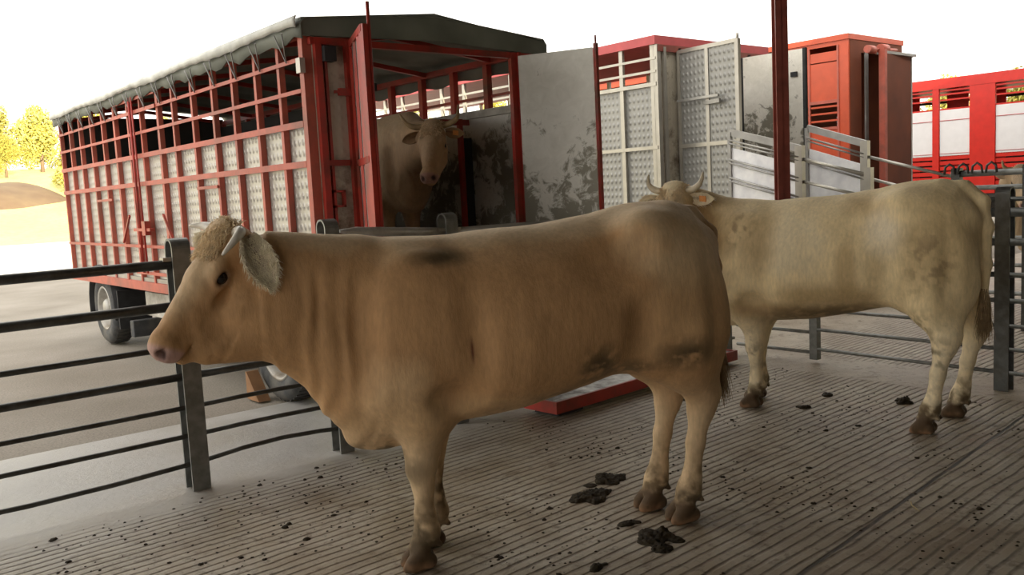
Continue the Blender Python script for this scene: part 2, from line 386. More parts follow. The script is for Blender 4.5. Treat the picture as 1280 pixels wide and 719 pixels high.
def leaf_mat():
    m, ns, lk, b = new_mat('yellow_green_leaves')
    tc = nn(ns, 'ShaderNodeTexCoord')
    nz = nn(ns, 'ShaderNodeTexNoise'); nz.inputs['Scale'].default_value = 1.2
    lk.new(tc.outputs['Object'], nz.inputs['Vector'])
    r = ramp(ns, lk, nz.outputs['Fac'], [(0.3, (0.30, 0.27, 0.05)), (0.7, (0.46, 0.42, 0.10))])
    lk.new(r.outputs[0], b.inputs['Base Color']); b.inputs['Roughness'].default_value = 0.7
    b.inputs['Transmission Weight'].default_value = 0.0
    return m
M['leaf'] = leaf_mat()

def cow_mat():
    m, ns, lk, b = new_mat('cream_cow_coat')
    at = nn(ns, 'ShaderNodeAttribute', attribute_name='coat')
    tc = nn(ns, 'ShaderNodeTexCoord')
    mp = nn(ns, 'ShaderNodeMapping'); mp.inputs['Scale'].default_value = (1.0, 1.0, 0.28); lk.new(tc.outputs['Object'], mp.inputs['Vector'])
    nz = nn(ns, 'ShaderNodeTexNoise'); nz.inputs['Scale'].default_value = 60; nz.inputs['Detail'].default_value = 6; nz.inputs['Roughness'].default_value = 0.65
    lk.new(mp.outputs[0], nz.inputs['Vector'])
    r = ramp(ns, lk, nz.outputs['Fac'], [(0.3, (0.86, 0.86, 0.86)), (0.7, (1.12, 1.11, 1.10))])
    mx = nn(ns, 'ShaderNodeMix', data_type='RGBA', blend_type='MULTIPLY'); mx.inputs[0].default_value = 1
    lk.new(at.outputs['Color'], mx.inputs[6]); lk.new(r.outputs[0], mx.inputs[7])
    lk.new(mx.outputs[2], b.inputs['Base Color'])
    b.inputs['Roughness'].default_value = 0.72; b.inputs['Specular IOR Level'].default_value = 0.3
    b.inputs['Sheen Weight'].default_value = 0.12; b.inputs['Sheen Roughness'].default_value = 0.5
    b.inputs['Sheen Tint'].default_value = (1.0, 0.86, 0.62, 1)
    bp = nn(ns, 'ShaderNodeBump'); bp.inputs['Strength'].default_value = 0.35; bp.inputs['Distance'].default_value = 0.006
    lk.new(nz.outputs['Fac'], bp.inputs['Height']); lk.new(bp.outputs[0], b.inputs['Normal'])
    return m
M['coat'] = cow_mat()
M['hair_pale'] = plain('white_ear_hair', (0.92, 0.80, 0.60), 0.6, vary=0.15, scale=40)
M['hair'] = plain('pale_hair', (0.80, 0.63, 0.40), 0.6, vary=0.2, scale=40)
M['hair_brown'] = plain('brown_tail_hair', (0.30, 0.20, 0.10), 0.65, vary=0.35, scale=30)

# ------------------------------------------------------------------ ground, barn shell
def structure(o):
    o['kind'] = 'structure'; return o

structure(MB().box((-13.0, -9.0, -0.3), (30.0, 6.42, 0.0)).build('floor', M['floor']))

def sstep(a, b, x):
    t = max(0.0, min(1.0, (x - a) / (b - a))); return t * t * (3 - 2 * t)
def terrain(x, y):
    d = math.hypot(x, y)
    ang = math.atan2(x, y)                      # 0 along +Y, to the right positive
    h = 6.2 * sstep(56, 104, d) - 0.03 + 0.02 * sstep(58, 60, d)
    return h
rows = []
ds = [2, 6, 9, 13, 18, 24, 30, 38, 46, 54, 62, 70, 80, 92, 110, 140, 200]
yard = MB()
yard.box((-60, 6.42, -0.3), (60, 23.5, -0.015))
yard.box((30.0, -30, -0.3), (60, 6.42, -0.015))
structure(yard.build('ground', M['yard']))
structure(MB().box((-60, 23.5, -0.3), (60, 60, -0.012)).build('ground_far', M['sunlit_yard']))  # starts where the barn shadow ends; its sunlit look is in the colour
P = []
for d in [54, 58, 60, 63, 70, 78, 88, 100, 130, 180]:
    P.append([(d * math.sin(a), d * math.cos(a), terrain(d * math.sin(a), d * math.cos(a)) + 0.05 * math.sin(7 * a + d)) for a in [math.radians(-50 + 4 * i) for i in range(42)]])
structure(MB().grid(P, flip=True).build('hillside', M['grass']))
# bare soil heap on the slope
P = []
for i in range(22):
    row = []
    for j in range(30):
        u = i / 21 * 2 - 1; v = j / 29 * 2 - 1
        x = 3 + 16 * (v * 0.5 + 0.5); y = 78 + 5 * u
        r = max(0.0, 1 - (u * u) - v ** 4)
        z = terrain(x, y) - 0.45 + 1.65 * r ** 0.7 * (0.75 + 0.25 * math.sin(3 * v + 0.6)) + 0.12 * math.sin(11 * v + 3 * u)
        row.append((x, y, z))
    P.append(row)
tag(MB().grid(P, flip=True).build('soil_mound', M['soil']), 'long low mound of bare brown soil on the far grassy slope', 'mound')

# barn: roof with a fascia, an unseen rear wall added to keep the low sun out, roof posts
structure(MB().box((-13, -9, 4.85), (30, 6.7, 5.05)).box((-13, 6.6, 4.7), (30, 6.7, 4.85)).build('roof', M['bulk']))
structure(MB().box((-13, -9.2, 0), (30, -9, 4.85)).build('wall_sun_block', M['bulk']))

def roof_post(x, y):
    m = MB()
    w = 0.15; t = 0.018
    m.box((x - w / 2, y - w / 2, 0.0), (x + w / 2, y - w / 2 + t, 4.85))
    m.box((x - w / 2, y + w / 2 - t, 0.0), (x + w / 2, y + w / 2, 4.85))
    m.box((x - t / 2, y - w / 2, 0.0), (x + t / 2, y + w / 2, 4.85))
    o = m.build('steel_column', M['pole'])
    b = MB().box((x - 0.13, y - 0.13, 0), (x + 0.13, y + 0.13, 0.02)).build('base_plate', M['pole'], o)
    return o
p = roof_post(9.62, 6.32)
for v_ in (0,):
    p.data.transform(Matrix.Translation((9.62, 6.32, 0)) @ Matrix.Rotation(math.radians(-38), 4, 'Z') @ Matrix.Translation((-9.62, -6.32, 0)))
tag(p, 'tall maroon painted steel roof column behind the right-hand cow', 'column')

# ------------------------------------------------------------------ wheels
def wheel(parent, c, r=0.42, w=0.24, side=-1, name='wheel'):
    """side -1: outer face towards -X"""
    ax = (side, 0, 0)
    m = MB()
    m.lathe(c, ax, [(r * 0.60, -w / 2), (r * 0.80, -w / 2), (r * 0.93, -w * 0.47), (r, -w * 0.34), (r, w * 0.34), (r * 0.93, w * 0.47), (r * 0.80, w / 2), (r * 0.62, w * 0.46), (r * 0.60, w * 0.40)], 40)
    # tread blocks
    d, s, u = basis(ax)
    for k in range(44):
        a = 2 * math.pi * k / 44
        o = Vector(c) + (s * math.cos(a) + u * math.sin(a)) * (r + 0.002)
        t = (-s * math.sin(a) + u * math.cos(a))
        m.bar(o - d * w * 0.33, o + d * w * 0.33, 0.022, 0.012, up=(s * math.cos(a) + u * math.sin(a)))
    o = m.build(name, M['tyre'], parent)
    q = MB()
    q.lathe(c, ax, [(r * 0.62, w * 0.46), (r * 0.60, w * 0.49), (r * 0.56, w * 0.44), (r * 0.54, w * 0.22), (r * 0.50, w * 0.10), (r * 0.30, w * 0.02), (r * 0.27, w * 0.06), (r * 0.25, w * 0.36), (r * 0.20, w * 0.44), (0.001, w * 0.45)], 36)
    q.build('rim', M['rim'], o)
    b = MB()
    for k in range(8):
        a = 2 * math.pi * k / 8
        p0 = Vector(c) + (s * math.cos(a) + u * math.sin(a)) * r * 0.37
        b.tube([p0 + d * w * 0.02, p0 + d * w * 0.16], 0.016, 6)
    b.build('wheel_nut', M['alu_dark'], o)
    return o

# ------------------------------------------------------------------ livestock trailer (nearest)
T = empty('livestock_trailer', (4.0, 9.0, 0))
tag(T, 'red framed livestock trailer with grey tarpaulin roof and open rear doors, nearest at left', 'livestock trailer')
def tb(mb, name, mat, parent=T, bevel=0.0):
    """world-built part parented to a thing that stands at an offset"""
    o = mb.build(name, mat, None, bevel)
    root = parent
    o.parent = root
    off = root
    acc = Matrix.Identity(4)
    while off:
        acc = Matrix.Translation(off.location) @ Matrix.Rotation(off.rotation_euler.z, 4, 'Z') @ acc if off.type == 'EMPTY' else acc
        off = off.parent
    o.matrix_parent_inverse = acc.inverted()
    return o
X0, X1, Y0, Y1 = 2.93, 5.05, 5.62, 12.25
ZB, ZP, ZT = 0.80, 2.08, 2.70
# left wall: sheet with uprights
tb(MB().box((X0 + 0.035, Y0 + 0.05, ZB + 0.05), (X0 + 0.055, Y1 - 0.03, ZP)), 'side_panel', M['plate_light'])
ups = [12.22, 11.77, 11.33, 10.87, 10.42, 9.98, 9.52, 9.12, 8.62, 8.22, 7.74, 7.28, 6.86, 6.43, 6.03]
for y in ups:
    wide = 0.055 if y in (8.62, 9.98) else 0.04
    tb(MB().box((X0 - 0.012, y - wide / 2, ZB - 0.02), (X0 + 0.033, y + wide / 2, ZT - 0.01)), 'upright', M['faded_red'])
tb(MB().box((X0 - 0.02, Y0 - 0.0, ZB - 0.02), (X0 + 0.05, Y0 + 0.06, ZT)), 'corner_post', M['faded_red'])
for z, h in ((2.52, 0.028), (2.31, 0.028), (2.085, 0.045), (1.81, 0.045), (1.185, 0.03)):
    tb(MB().box((X0 - 0.022, Y0 + 0.06, z - h / 2), (X0 - 0.0125, Y1, z + h / 2)), 'side_rail', M['faded_red'])
tb(MB().box((X0 - 0.01, Y0, ZT - 0.03), (X0 + 0.04, Y1, ZT + 0.02)), 'top_rail', M['faded_red'])
tb(MB().box((X0 - 0.03, Y0, ZB - 0.07), (X0 + 0.06, Y1, ZB + 0.02)), 'sill', M['faded_red'])
# side hatch in the middle: frame, latch rods and small bars
h = MB()
for za, zb, yb in ((2.63, 2.66, 9.98), (2.50, 2.535, 9.98), (0.90, 0.93, 9.6)):
    tb(MB().box((X0 - 0.035, 8.61, za), (X0 - 0.0225, yb, zb)), 'hatch_rail', M['faded_red'])
tb(MB().tube([(X0 - 0.05, 9.30, 2.66), (X0 - 0.05, 9.30, 0.92)], 0.013, 8).tube([(X0 - 0.05, 9.22, 2.66), (X0 - 0.06, 9.15, 0.92)], 0.010, 8), 'latch_rod', M['red'])
tb(MB().box((X0 - 0.07, 8.95, 1.34), (X0 - 0.023, 9.45, 1.37)).box((X0 - 0.08, 9.06, 1.30), (X0 - 0.023, 9.16, 1.44)), 'latch', M['red'])
tb(MB().box((X0 - 0.04, 10.2, 1.665), (X0 - 0.023, 10.75, 1.69)), 'handle_bar', M['faded_red'])
tb(MB().box((X0 - 0.04, 7.25, 1.70), (X0 - 0.023, 7.70, 1.725)), 'handle_bar', M['faded_red'])
tb(MB().bar((X0 - 0.045, 9.9, 1.22), (X0 - 0.045, 9.62, 1.50), 0.02, 0.02), 'brace', M['red'])
tb(MB().bar((X0 - 0.045, 8.6, 1.50), (X0 - 0.045, 8.35, 1.20), 0.02, 0.02), 'brace', M['red'])
# front wall
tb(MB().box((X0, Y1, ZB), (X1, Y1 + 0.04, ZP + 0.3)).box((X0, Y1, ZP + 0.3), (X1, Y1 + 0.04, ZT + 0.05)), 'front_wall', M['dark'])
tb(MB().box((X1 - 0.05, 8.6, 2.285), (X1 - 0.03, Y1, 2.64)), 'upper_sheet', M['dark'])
# right wall, lower sheet dung-smeared inside and slatted above
tb(MB().box((X1 - 0.05, Y0 + 0.05, ZB), (X1 - 0.03, Y1, 2.24)), 'inner_wall', M['smeared'])
tb(MB().box((X1 - 0.08, Y0 + 0.05, 2.22), (X1 - 0.02, Y1, 2.285)), 'wall_ledge', M['cream_frame'])
for y in [5.68, 6.28, 6.78, 7.3, 7.85, 8.4, 9.0, 9.6, 10.2, 10.8, 11.4, 12.2]:
    tb(MB().box((X1 - 0.045, y - 0.03, 2.2), (X1 + 0.01, y + 0.03, ZT)), 'upright', M['red'])
for z in (2.40,):
    tb(MB().box((X1 - 0.01, Y0 + 0.05, z - 0.012), (X1 + 0.015, Y1, z + 0.012)), 'side_rail', M['red'])
tb(MB().box((X1 - 0.05, Y0, ZT - 0.03), (X1 + 0.01, Y1, ZT + 0.02)), 'top_rail', M['red'])
tb(MB().box((X0, Y0 - 0.02, ZB - 0.02), (X1, Y1, ZB + 0.06)), 'bed', M['alu_dark'])
# ridge roof: tarpaulin over bows, overhanging skirt at the sides
XM = (X0 + X1) / 2
def roof_z(x, y=0):
    t = abs(x - XM) / (XM - X0)
    return 2.85 - 0.11 * t
P = []
for i in range(60):
    y = Y0 - 0.06 + (Y1 - Y0 + 0.14) * i / 59
    row = []
    sag = 0.012 * math.sin(i * 1.3)
    for x, dz in ((X0 - 0.05, -0.10 + 0.02 * math.sin(i * 1.9)), (X0 - 0.055, 0.0), (X0 - 0.02, 0.045), (X0 + 0.5, 0.04), (XM, 0.03), (X1 - 0.5, 0.04), (X1 + 0.02, 0.045), (X1 + 0.055, 0), (X1 + 0.05, -0.16 + 0.008 * math.sin(i * 0.8))):
        row.append((x, y, roof_z(min(max(x, X0), X1)) + dz + sag * (0.3 if x in (X0 - 0.055,) else 1)))
    P.append(row)
ro = tb(MB().grid(P), 'roof_tarpaulin', M['tarp'])
sm = ro.modifiers.new('thick', 'SOLIDIFY'); sm.thickness = 0.012
# tarpaulin gable over the rear opening
g = MB()
g.add([(X0 - 0.04, Y0 - 0.05, 2.665), (XM, Y0 - 0.05, 2.70), (X1 + 0.04, Y0 - 0.05, 2.655), (X1 + 0.04, Y0 - 0.05, 2.76), (XM, Y0 - 0.05, 2.90), (X0 - 0.04, Y0 - 0.05, 2.785),
       (X0 - 0.04, Y0 - 0.02, 2.665), (XM, Y0 - 0.02, 2.70), (X1 + 0.04, Y0 - 0.02, 2.655), (X1 + 0.04, Y0 - 0.02, 2.76), (XM, Y0 - 0.02, 2.90), (X0 - 0.04, Y0 - 0.02, 2.785)],
      [(0, 1, 4, 5), (1, 2, 3, 4), (11, 10, 7, 6), (10, 9, 8, 7), (0, 6, 7, 1), (1, 7, 8, 2), (5, 4, 10, 11), (4, 3, 9, 10), (0, 5, 11, 6), (2, 8, 9, 3)])
tb(g, 'gable_tarpaulin', M['tarp'])
# pale hem along the left eave with scallops, hanging elastic straps
P = []
for i in range(150):
    y = Y0 - 0.05 + (Y1 - Y0 + 0.1) * i / 149
    w = 0.012 * abs(math.sin(i * 0.55)) + 0.012 * math.sin(i * 0.17)
    P.append([(X0 - 0.070, y, 2.79), (X0 - 0.085, y, 2.76), (X0 - 0.080 + w * 0.5, y, 2.715 + w)])
he = tb(MB().grid(P), 'tarpaulin_hem', M['tarp_edge'])
so = he.modifiers.new('thick', 'SOLIDIFY'); so.thickness = 0.008
for i in range(15):
    yc = 5.85 + 0.435 * i
    s_ = MB()
    s_.tube([(X0 - 0.078, yc - 0.06, 2.71), (X0 - 0.03, yc, 2.52), (X0 - 0.078, yc + 0.06, 2.71)], 0.006, 6)
    tb(s_, 'elastic_strap', M['alu_dark'])
for k in range(7):
    y = 6.2 + k
    tb(MB().bar((X0 + 0.05, y, 2.70), (XM, y, 2.83), 0.04, 0.04).bar((XM, y, 2.83), (X1 - 0.05, y, 2.70), 0.04, 0.04), 'roof_bow', M['red'])
# rear frame: fixed panel left, doorway, fixed panel right
tb(MB().box((X0 + 0.05, Y0 - 0.01, ZB), (3.22, Y0 + 0.02, 2.62)), 'rear_panel', M['plate_dark'])
tb(MB().box((4.78, Y0 - 0.01, ZB), (X1 - 0.03, Y0 + 0.02, 2.62)), 'rear_panel', M['plate_dark'])
rp = MB().box((X0 + 0.052, Y0 - 0.05, ZB), (X0 + 0.10, Y0 - 0.011, 2.66)).box((X0 + 0.125, Y0 - 0.035, ZB), (X0 + 0.145, Y0 - 0.011, 2.66))
tb(rp, 'rear_post', M['red'])
tb(MB().box((3.215, Y0 - 0.05, ZB), (3.255, Y0 - 0.011, 2.66)), 'rear_post', M['red'])
tb(MB().box((4.72, Y0 - 0.05, ZB), (4.78, Y0 - 0.011, 2.66)), 'rear_post', M['red'])
tb(MB().box((X1 - 0.05, Y0 - 0.05, ZB), (X1 + 0.02, Y0 - 0.011, 2.66)), 'rear_post', M['red'])
tb(MB().box((X0 + 0.02, Y0 - 0.045, 2.615), (X1, Y0 - 0.0, 2.66)), 'header_beam', M['red'])
tb(MB().box((X0 + 0.10, Y0 - 0.04, 1.79), (3.20, Y0 - 0.012, 1.83)), 'cross_rail', M['red'])
tb(MB().box((3.05, Y0 - 0.05, 1.50), (3.065, Y0 - 0.012, 1.62)).box((3.125, Y0 - 0.05, 1.50), (3.14, Y0 - 0.012, 1.62)).box((3.05, Y0 - 0.05, 1.605), (3.14, Y0 - 0.012, 1.62)).box((3.05, Y0 - 0.05, 1.50), (3.14, Y0 - 0.012, 1.515)), 'lamp_guard', M['red'])
tb(MB().box((X0 + 0.10, Y0 - 0.09, 2.50), (X0 + 0.19, Y0 - 0.012, 2.60)), 'rear_lamp', M['black'])
tb(MB().box((X0 - 0.06, Y0 - 0.03, 2.42), (X0 - 0.021, Y0 + 0.03, 2.52)), 'marker_plate', M['alu'])
tb(MB().box((3.13, Y0 - 0.08, 2.27), (3.22, Y0 - 0.051, 2.32)).box((3.10, Y0 - 0.07, 2.285), (3.28, Y0 - 0.051, 2.305)), 'door_catch', M['red'])
# left door swung out towards the camera
DL = tb(MB().bar((3.235, 5.50, 1.72), (3.01, 4.98, 1.72), 0.016, 1.80, up=(0, 0, 1)), 'door', M['plate_silver'])
hd = Vector((3.0, 4.955, 0)) ; hh = Vector((3.24, 5.52, 0))
fr = MB()
for t in (0.0, 0.36, 0.68, 0.88, 1.0):
    q = hh.lerp(hd, t)
    fr.box((q.x - 0.018, q.y - 0.018, 0.82), (q.x + 0.018, q.y + 0.018, 2.64))
for z in (0.84, 1.80, 2.62):
    fr.bar((hh.x, hh.y, z), (hd.x, hd.y, z), 0.045, 0.045)
o_ = tb(fr, 'door_frame', M['red']); o_.parent = DL; o_.matrix_parent_inverse = (T.matrix_basis).inverted() if False else Matrix.Identity(4)
DLrod = MB().tube([(3.035, 4.95, 0.95), (3.035, 4.95, 2.78)], 0.012, 8)
DLrod.tube([(3.06, 5.0, 1.02), (3.11, 5.06, 1.30), (3.09, 5.03, 1.62)], 0.009, 8)
o_ = DLrod.build('latch_rod', M['red'], DL); 
tb(MB().box((3.09, 5.10, 2.25), (3.16, 5.16, 2.30)), 'rubber_stop', M['black'])
# right door swung out, dung-smeared inside face
DR = tb(MB().bar((4.78, 5.55, 1.72), (5.055, 4.985, 1.72), 0.018, 1.82, up=(0, 0, 1)), 'door', M['smeared'])
f2 = MB()
for q in ((4.79, 5.56), (5.07, 4.965)):
    f2.box((q[0] - 0.014, q[1] - 0.014, 0.80), (q[0] + 0.014, q[1] + 0.014, 2.66))
f2.tube([(5.07, 4.965, 2.6), (5.07, 4.965, 2.72)], 0.008, 6)
f2.build('door_frame', M['red'], DR)
# partition gate folded against the inner wall
pg = MB().box((4.86, 6.50, 0.86), (4.90, 6.54, 2.22)).bar((4.6, 6.51, 2.19), (4.98, 6.53, 2.19), 0.04, 0.05)
PG = tb(pg, 'partition_frame', M['red'])
MB().box((4.91, 6.50, 0.86), (4.99, 6.53, 2.05)).build('partition_shadow', M['black'], PG)  # black slab standing in for the dark shadow beside the post
# under-body
for x in (3.45, 4.45):
    tb(MB().box((x, Y0 + 0.2, 0.52), (x + 0.09, Y1 - 0.1, ZB - 0.02)), 'chassis_rail', M['dark'])
tb(MB().box((3.05, 8.2, 0.42), (3.38, 9.9, 0.68)), 'storage_box', M['cream_frame'], bevel=0.01)
tb(MB().box((2.95, 8.52, 0.45), (3.0, 8.60, 0.70)), 'bracket', M['red'])
tb(MB().box((2.96, 8.0, 0.12), (2.99, 8.06, 0.70)), 'landing_leg', M['alu_dark'])
for yc in (6.52, 11.15):
    wheel(T, (0, 0, 0), 0.42, 0.25)
    w_ = [o for o in T.children if o.name.startswith('wheel')][-1]
    w_.location = (3.075 - 4.0, yc - 9.0, 0.42)
    w2 = w_.copy(); C.objects.link(w2); w2.parent = T
    w2.location = (4.90 - 4.0, yc - 9.0, 0.42); w2.rotation_euler.z = math.pi
    for ch in w_.children:
        c2 = ch.copy(); C.objects.link(c2); c2.parent = w2
    tb(MB().tube([(3.1, yc, 0.42), (4.9, yc, 0.42)], 0.05, 12), 'axle', M['dark'])
# mudguards: arcs over the wheels + flaps
for yc in (11.15, 6.52):
    P = []
    for i in range(15):
        a = math.radians(-12 + 204 * i / 14)
        P.append([(2.93, yc + 0.50 * math.cos(a), 0.42 + 0.50 * math.sin(a)), (3.24, yc + 0.50 * math.cos(a), 0.42 + 0.50 * math.sin(a))])
    mg = tb(MB().grid(P), 'mudguard', M['black']); s2 = mg.modifiers.new('t', 'SOLIDIFY'); s2.thickness = 0.02
tb(MB().box((2.94, 10.52, 0.22), (3.30, 10.55, 0.66)), 'mud_flap', M['black'])
tb(MB().box((2.93, 10.0, 0.18), (3.35, 10.12, 0.36)), 'splash_box', M['tyre'], bevel=0.01)

# wooden chock beside the near wheel
ch = MB().add([(2.82, 6.60, 0), (2.92, 6.60, 0), (2.92, 6.82, 0), (2.82, 6.82, 0), (2.82, 6.82, 0.22), (2.92, 6.82, 0.22), (2.82, 6.80, 0.22), (2.92, 6.80, 0.22)],
              [(0, 3, 2, 1), (3, 4, 5, 2), (4, 6, 7, 5), (0, 1, 7, 6), (0, 6, 4, 3), (1, 2, 5, 7)])
tag(ch.build('wheel_chock', M['wood']), 'brown wooden wedge chock beside the near trailer wheel', 'chock')

# ------------------------------------------------------------------ silver-sided livestock lorry (second)
T2 = empty('livestock_lorry', (10.0, 11.0, 0))
tag(T2, 'silver sided livestock lorry with bleached red roof and pressed aluminium rear door', 'livestock lorry')
tb2 = lambda mb, name, mat, parent=None, bevel=0.0: tb(mb, name, mat, T2, bevel)
a0, a1, b0, b1 = 10.02, 12.70, 8.61, 17.5
lo, zp2, zt2 = 0.9, 2.96, 3.62
tb2(MB().box((a0 + 0.03, b0 + 0.05, lo), (a0 + 0.05, b1, zp2)), 'side_panel', M['plate_silver'])
for y in [8.68, 9.29, 9.92, 10.57, 11.2, 11.87, 12.54, 13.2, 13.9, 14.6, 15.25, 15.9, 16.7, 17.4]:
    tb2(MB().box((a0 - 0.02, y - 0.035, lo), (a0 + 0.029, y + 0.035, zt2)), 'upright', M['alu'])
for z, h_ in ((2.985, 0.055), (3.165, 0.035), (3.35, 0.035), (2.08, 0.05)):
    tb2(MB().box((a0 - 0.03, b0, z - h_ / 2), (a0 - 0.021, b1, z + h_ / 2)), 'side_rail', M['alu'])
tb2(MB().box((a0 - 0.05, b0 - 0.02, 3.54), (a1 + 0.05, b1, 3.665)), 'roof', M['pink_red'])
tb2(MB().box((a0 - 0.02, b0 - 0.03, lo), (a0 + 0.055, b0 + 0.04, 3.54)), 'corner_post', M['alu'])
tb2(MB().box((a0 + 0.055, b0, lo), (10.49, b0 + 0.02, 3.505)), 'rear_panel', M['plate_dark'])
tb2(MB().box((a0 + 0.11, b0 - 0.05, lo), (a0 + 0.16, b0 - 0.001, 3.505)), 'rear_rod', M['alu'])
tb2(MB().box((10.46, b0 - 0.04, lo), (10.53, b0 - 0.001, 3.505)), 'rear_post', M['alu_dark'])
tb2(MB().box((12.15, b0 - 0.04, lo), (12.23, b0 - 0.001, 3.505)), 'rear_post', M['alu_dark'])
tb2(MB().box((12.23, b0, lo), (a1, b0 + 0.02, 3.505)), 'rear_panel', M['plate_dark'])
tb2(MB().box((a0, b0 - 0.04, 3.44), (a1, b0 + 0.02, 3.535)), 'header_beam', M['pole'])
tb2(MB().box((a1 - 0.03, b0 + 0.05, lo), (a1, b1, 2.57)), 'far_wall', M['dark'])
for y in [9.0, 10.0, 11.1, 12.1, 13.1, 14.1, 15.1, 16.1, 17.3]:
    tb2(MB().box((a1 - 0.04, y - 0.035, 2.51), (a1 + 0.01, y + 0.035, 3.58)), 'upright', M['alu'])
for z in (2.76, 3.02, 3.28):
    tb2(MB().box((a1 + 0.011, b0, z - 0.017), (a1 + 0.03, b1, z + 0.017)), 'side_rail', M['alu'])
tb2(MB().box((a0, b0, lo - 0.05), (a1, b1, lo)), 'bed', M['alu_dark'])
for xx in (a0 + 0.4, a1 - 0.6):
    tb2(MB().box((xx, b0 + 0.3, 0.45), (xx + 0.2, b1, lo - 0.05)), 'chassis_rail', M['dark'])
for yc in (10.2, 15.8):
    for xx, rz in ((a0 + 0.15, 0), (a1 - 0.15, math.pi)):
        w3 = w_.copy(); C.objects.link(w3); w3.parent = T2; w3.location = (xx - 10.0, yc - 11.0, 0.42); w3.rotation_euler.z = rz
        for c_ in w_.children:
            c2 = c_.copy(); C.objects.link(c2); c2.parent = w3
# doors: left one pressed plate with frame and latch bar; right one plain, dung-smeared
q0 = Vector((10.44, 8.54, 0)); q1 = Vector((10.35, 7.46, 0))
D2 = tb2(MB().bar((q0.x, q0.y, 2.19), (q1.x, q1.y, 2.19), 0.02, 2.48, up=(0, 0, 1)), 'door', M['plate_silver'])
f = MB()
for t, w in ((0.0, 0.05), (0.50, 0.055), (1.0, 0.06)):
    q = q0.lerp(q1, t); f.box((q.x - w / 2, q.y - w / 2, 0.93), (q.x + w / 2, q.y + w / 2, 3.46))
for z in (0.96, 2.08, 3.44):
    f.bar((q0.x, q0.y, z), (q1.x, q1.y, z), 0.055, 0.055)
f.tube([(q1.x, q1.y, 3.42), (q1.x, q1.y, 3.53)], 0.022, 8)
f.build('door_frame', M['alu'], D2)
lb = MB().bar((q0.x - 0.07, q0.y + 0.0, 2.735), (q1.x - 0.07, q1.y + 0.28, 2.735), 0.03, 0.035).bar((q0.x - 0.08, q0.lerp(q1, .45).y, 2.66), (q1.x - 0.08, q1.y + 0.25, 2.66), 0.03, 0.055)
lb.build('latch_bar', M['alu_dark'], D2)
r0 = Vector((11.77, 8.38, 0)); r1 = Vector((11.865, 7.39, 0))
D3 = tb2(MB().bar((r0.x, r0.y, 2.17), (r1.x, r1.y, 2.17), 0.03, 2.48, up=(0, 0, 1)), 'door', M['smeared_high'])
MB().box((r1.x - 0.02, r1.y - 0.03, 0.93), (r1.x + 0.03, r1.y + 0.02, 3.42)).build('door_edge', M['black'], D3)
MB().box((r0.x - 0.02, r0.y, 0.93), (r0.x + 0.02, r0.y + 0.04, 3.41)).build('door_edge', M['black'], D3)
MB().box((r1.x - 0.055, r1.y + 0.1, 3.02), (r1.x - 0.016, r1.y + 0.2, 3.09)).build('catch', M['black'], D3)

# ------------------------------------------------------------------ red lorry (third)
T3 = empty('livestock_lorry', (17.2, 12.0, 0))
tag(T3, 'orange red box livestock lorry with a brown ribbed rear door, behind the steel column', 'livestock lorry')
tb3 = lambda mb, name, mat, parent=None, bevel=0.0: tb(mb, name, mat, T3, bevel)
c0, c1, d0, d1 = 15.9, 17.95, 8.98, 17.5
z3 = 4.18
# left side: pillars, blank panel, vent opening
s3 = MB()
s3.box((c0, d0, 1.0), (c0 + 0.05, 9.19, z3 - 0.1)).box((c0, 9.80, 1.0), (c0 + 0.05, 9.95, z3 - 0.1))
s3.box((c0, 9.19, 2.98), (c0 + 0.05, 9.80, 3.72)).box((c0, 9.19, 3.70), (c0 + 0.05, 9.80, 3.90)).box((c0, 9.19, 1.0), (c0 + 0.05, 9.80, 2.47))
s3.box((c0, 9.19, 4.0), (c0 + 0.05, 9.80, 4.08))
s3.box((c0, 10.6, 1.0), (c0 + 0.05, 10.75, 4.08)).box((c0, 9.95, 1.0), (c0 + 0.05, d1, 2.47)).box((c0, 9.95, 2.98), (c0 + 0.05, d1, 3.72)).box((c0, 9.95, 3.90), (c0 + 0.05, d1, 4.08))
tb3(s3, 'side_wall', M['orange_red'])
for z in (2.60, 2.74, 2.87):
    tb3(MB().box((c0, 9.19, z - 0.018), (c0 + 0.03, d1, z + 0.018)), 'vent_bar', M['orange_red'])
tb3(MB().box((c0 - 0.015, 9.17, 1.0), (c0 - 0.001, 9.21, 4.0)).box((c0 - 0.015, 9.78, 1.0), (c0 - 0.001, 9.82, 4.0)).box((c0 - 0.015, 9.21, 2.93), (c0 - 0.001, 9.78, 2.99)).box((c0 - 0.015, 9.21, 2.43), (c0 - 0.001, 9.78, 2.48)), 'panel_trim', M['faded_red'])
tb3(MB().box((c0 + 0.3, 9.21, 2.50), (c0 + 0.32, 9.40, 2.68)), 'notice', M['white'])
tb3(MB().box((c0 - 0.03, d0 - 0.02, z3 - 0.1), (c1 + 0.05, d1, z3)), 'roof', M['orange_red'])
tb3(MB().box((c1 - 0.05, d0, 1.0), (c1, d1, z3 - 0.1)), 'far_wall', M['brown_door'])
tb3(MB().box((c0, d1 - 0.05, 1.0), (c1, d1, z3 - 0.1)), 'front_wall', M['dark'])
tb3(MB().box((c0, d0, 0.9), (c1, d1, 1.0)), 'bed', M['dark'])
tb3(MB().box((c0 + 0.05, d0 - 0.01, 1.0), (16.35, d0 + 0.02, z3 - 0.1)).box((16.35, d0 - 0.01, 3.85), (c1, d0 + 0.02, z3 - 0.1)), 'rear_frame', M['brown_door'])
tb3(MB().box((16.48, d0 - 0.03, 1.0), (16.58, d0 + 0.0, 3.95)), 'rear_seal', M['alu_dark'])
tb3(MB().box((c0 + 0.3, 9.1, 0.5), (c0 + 0.5, 17.3, 0.9)).box((c1 - 0.5, 9.1, 0.5), (c1 - 0.3, 17.3, 0.9)), 'chassis_rail', M['dark'])
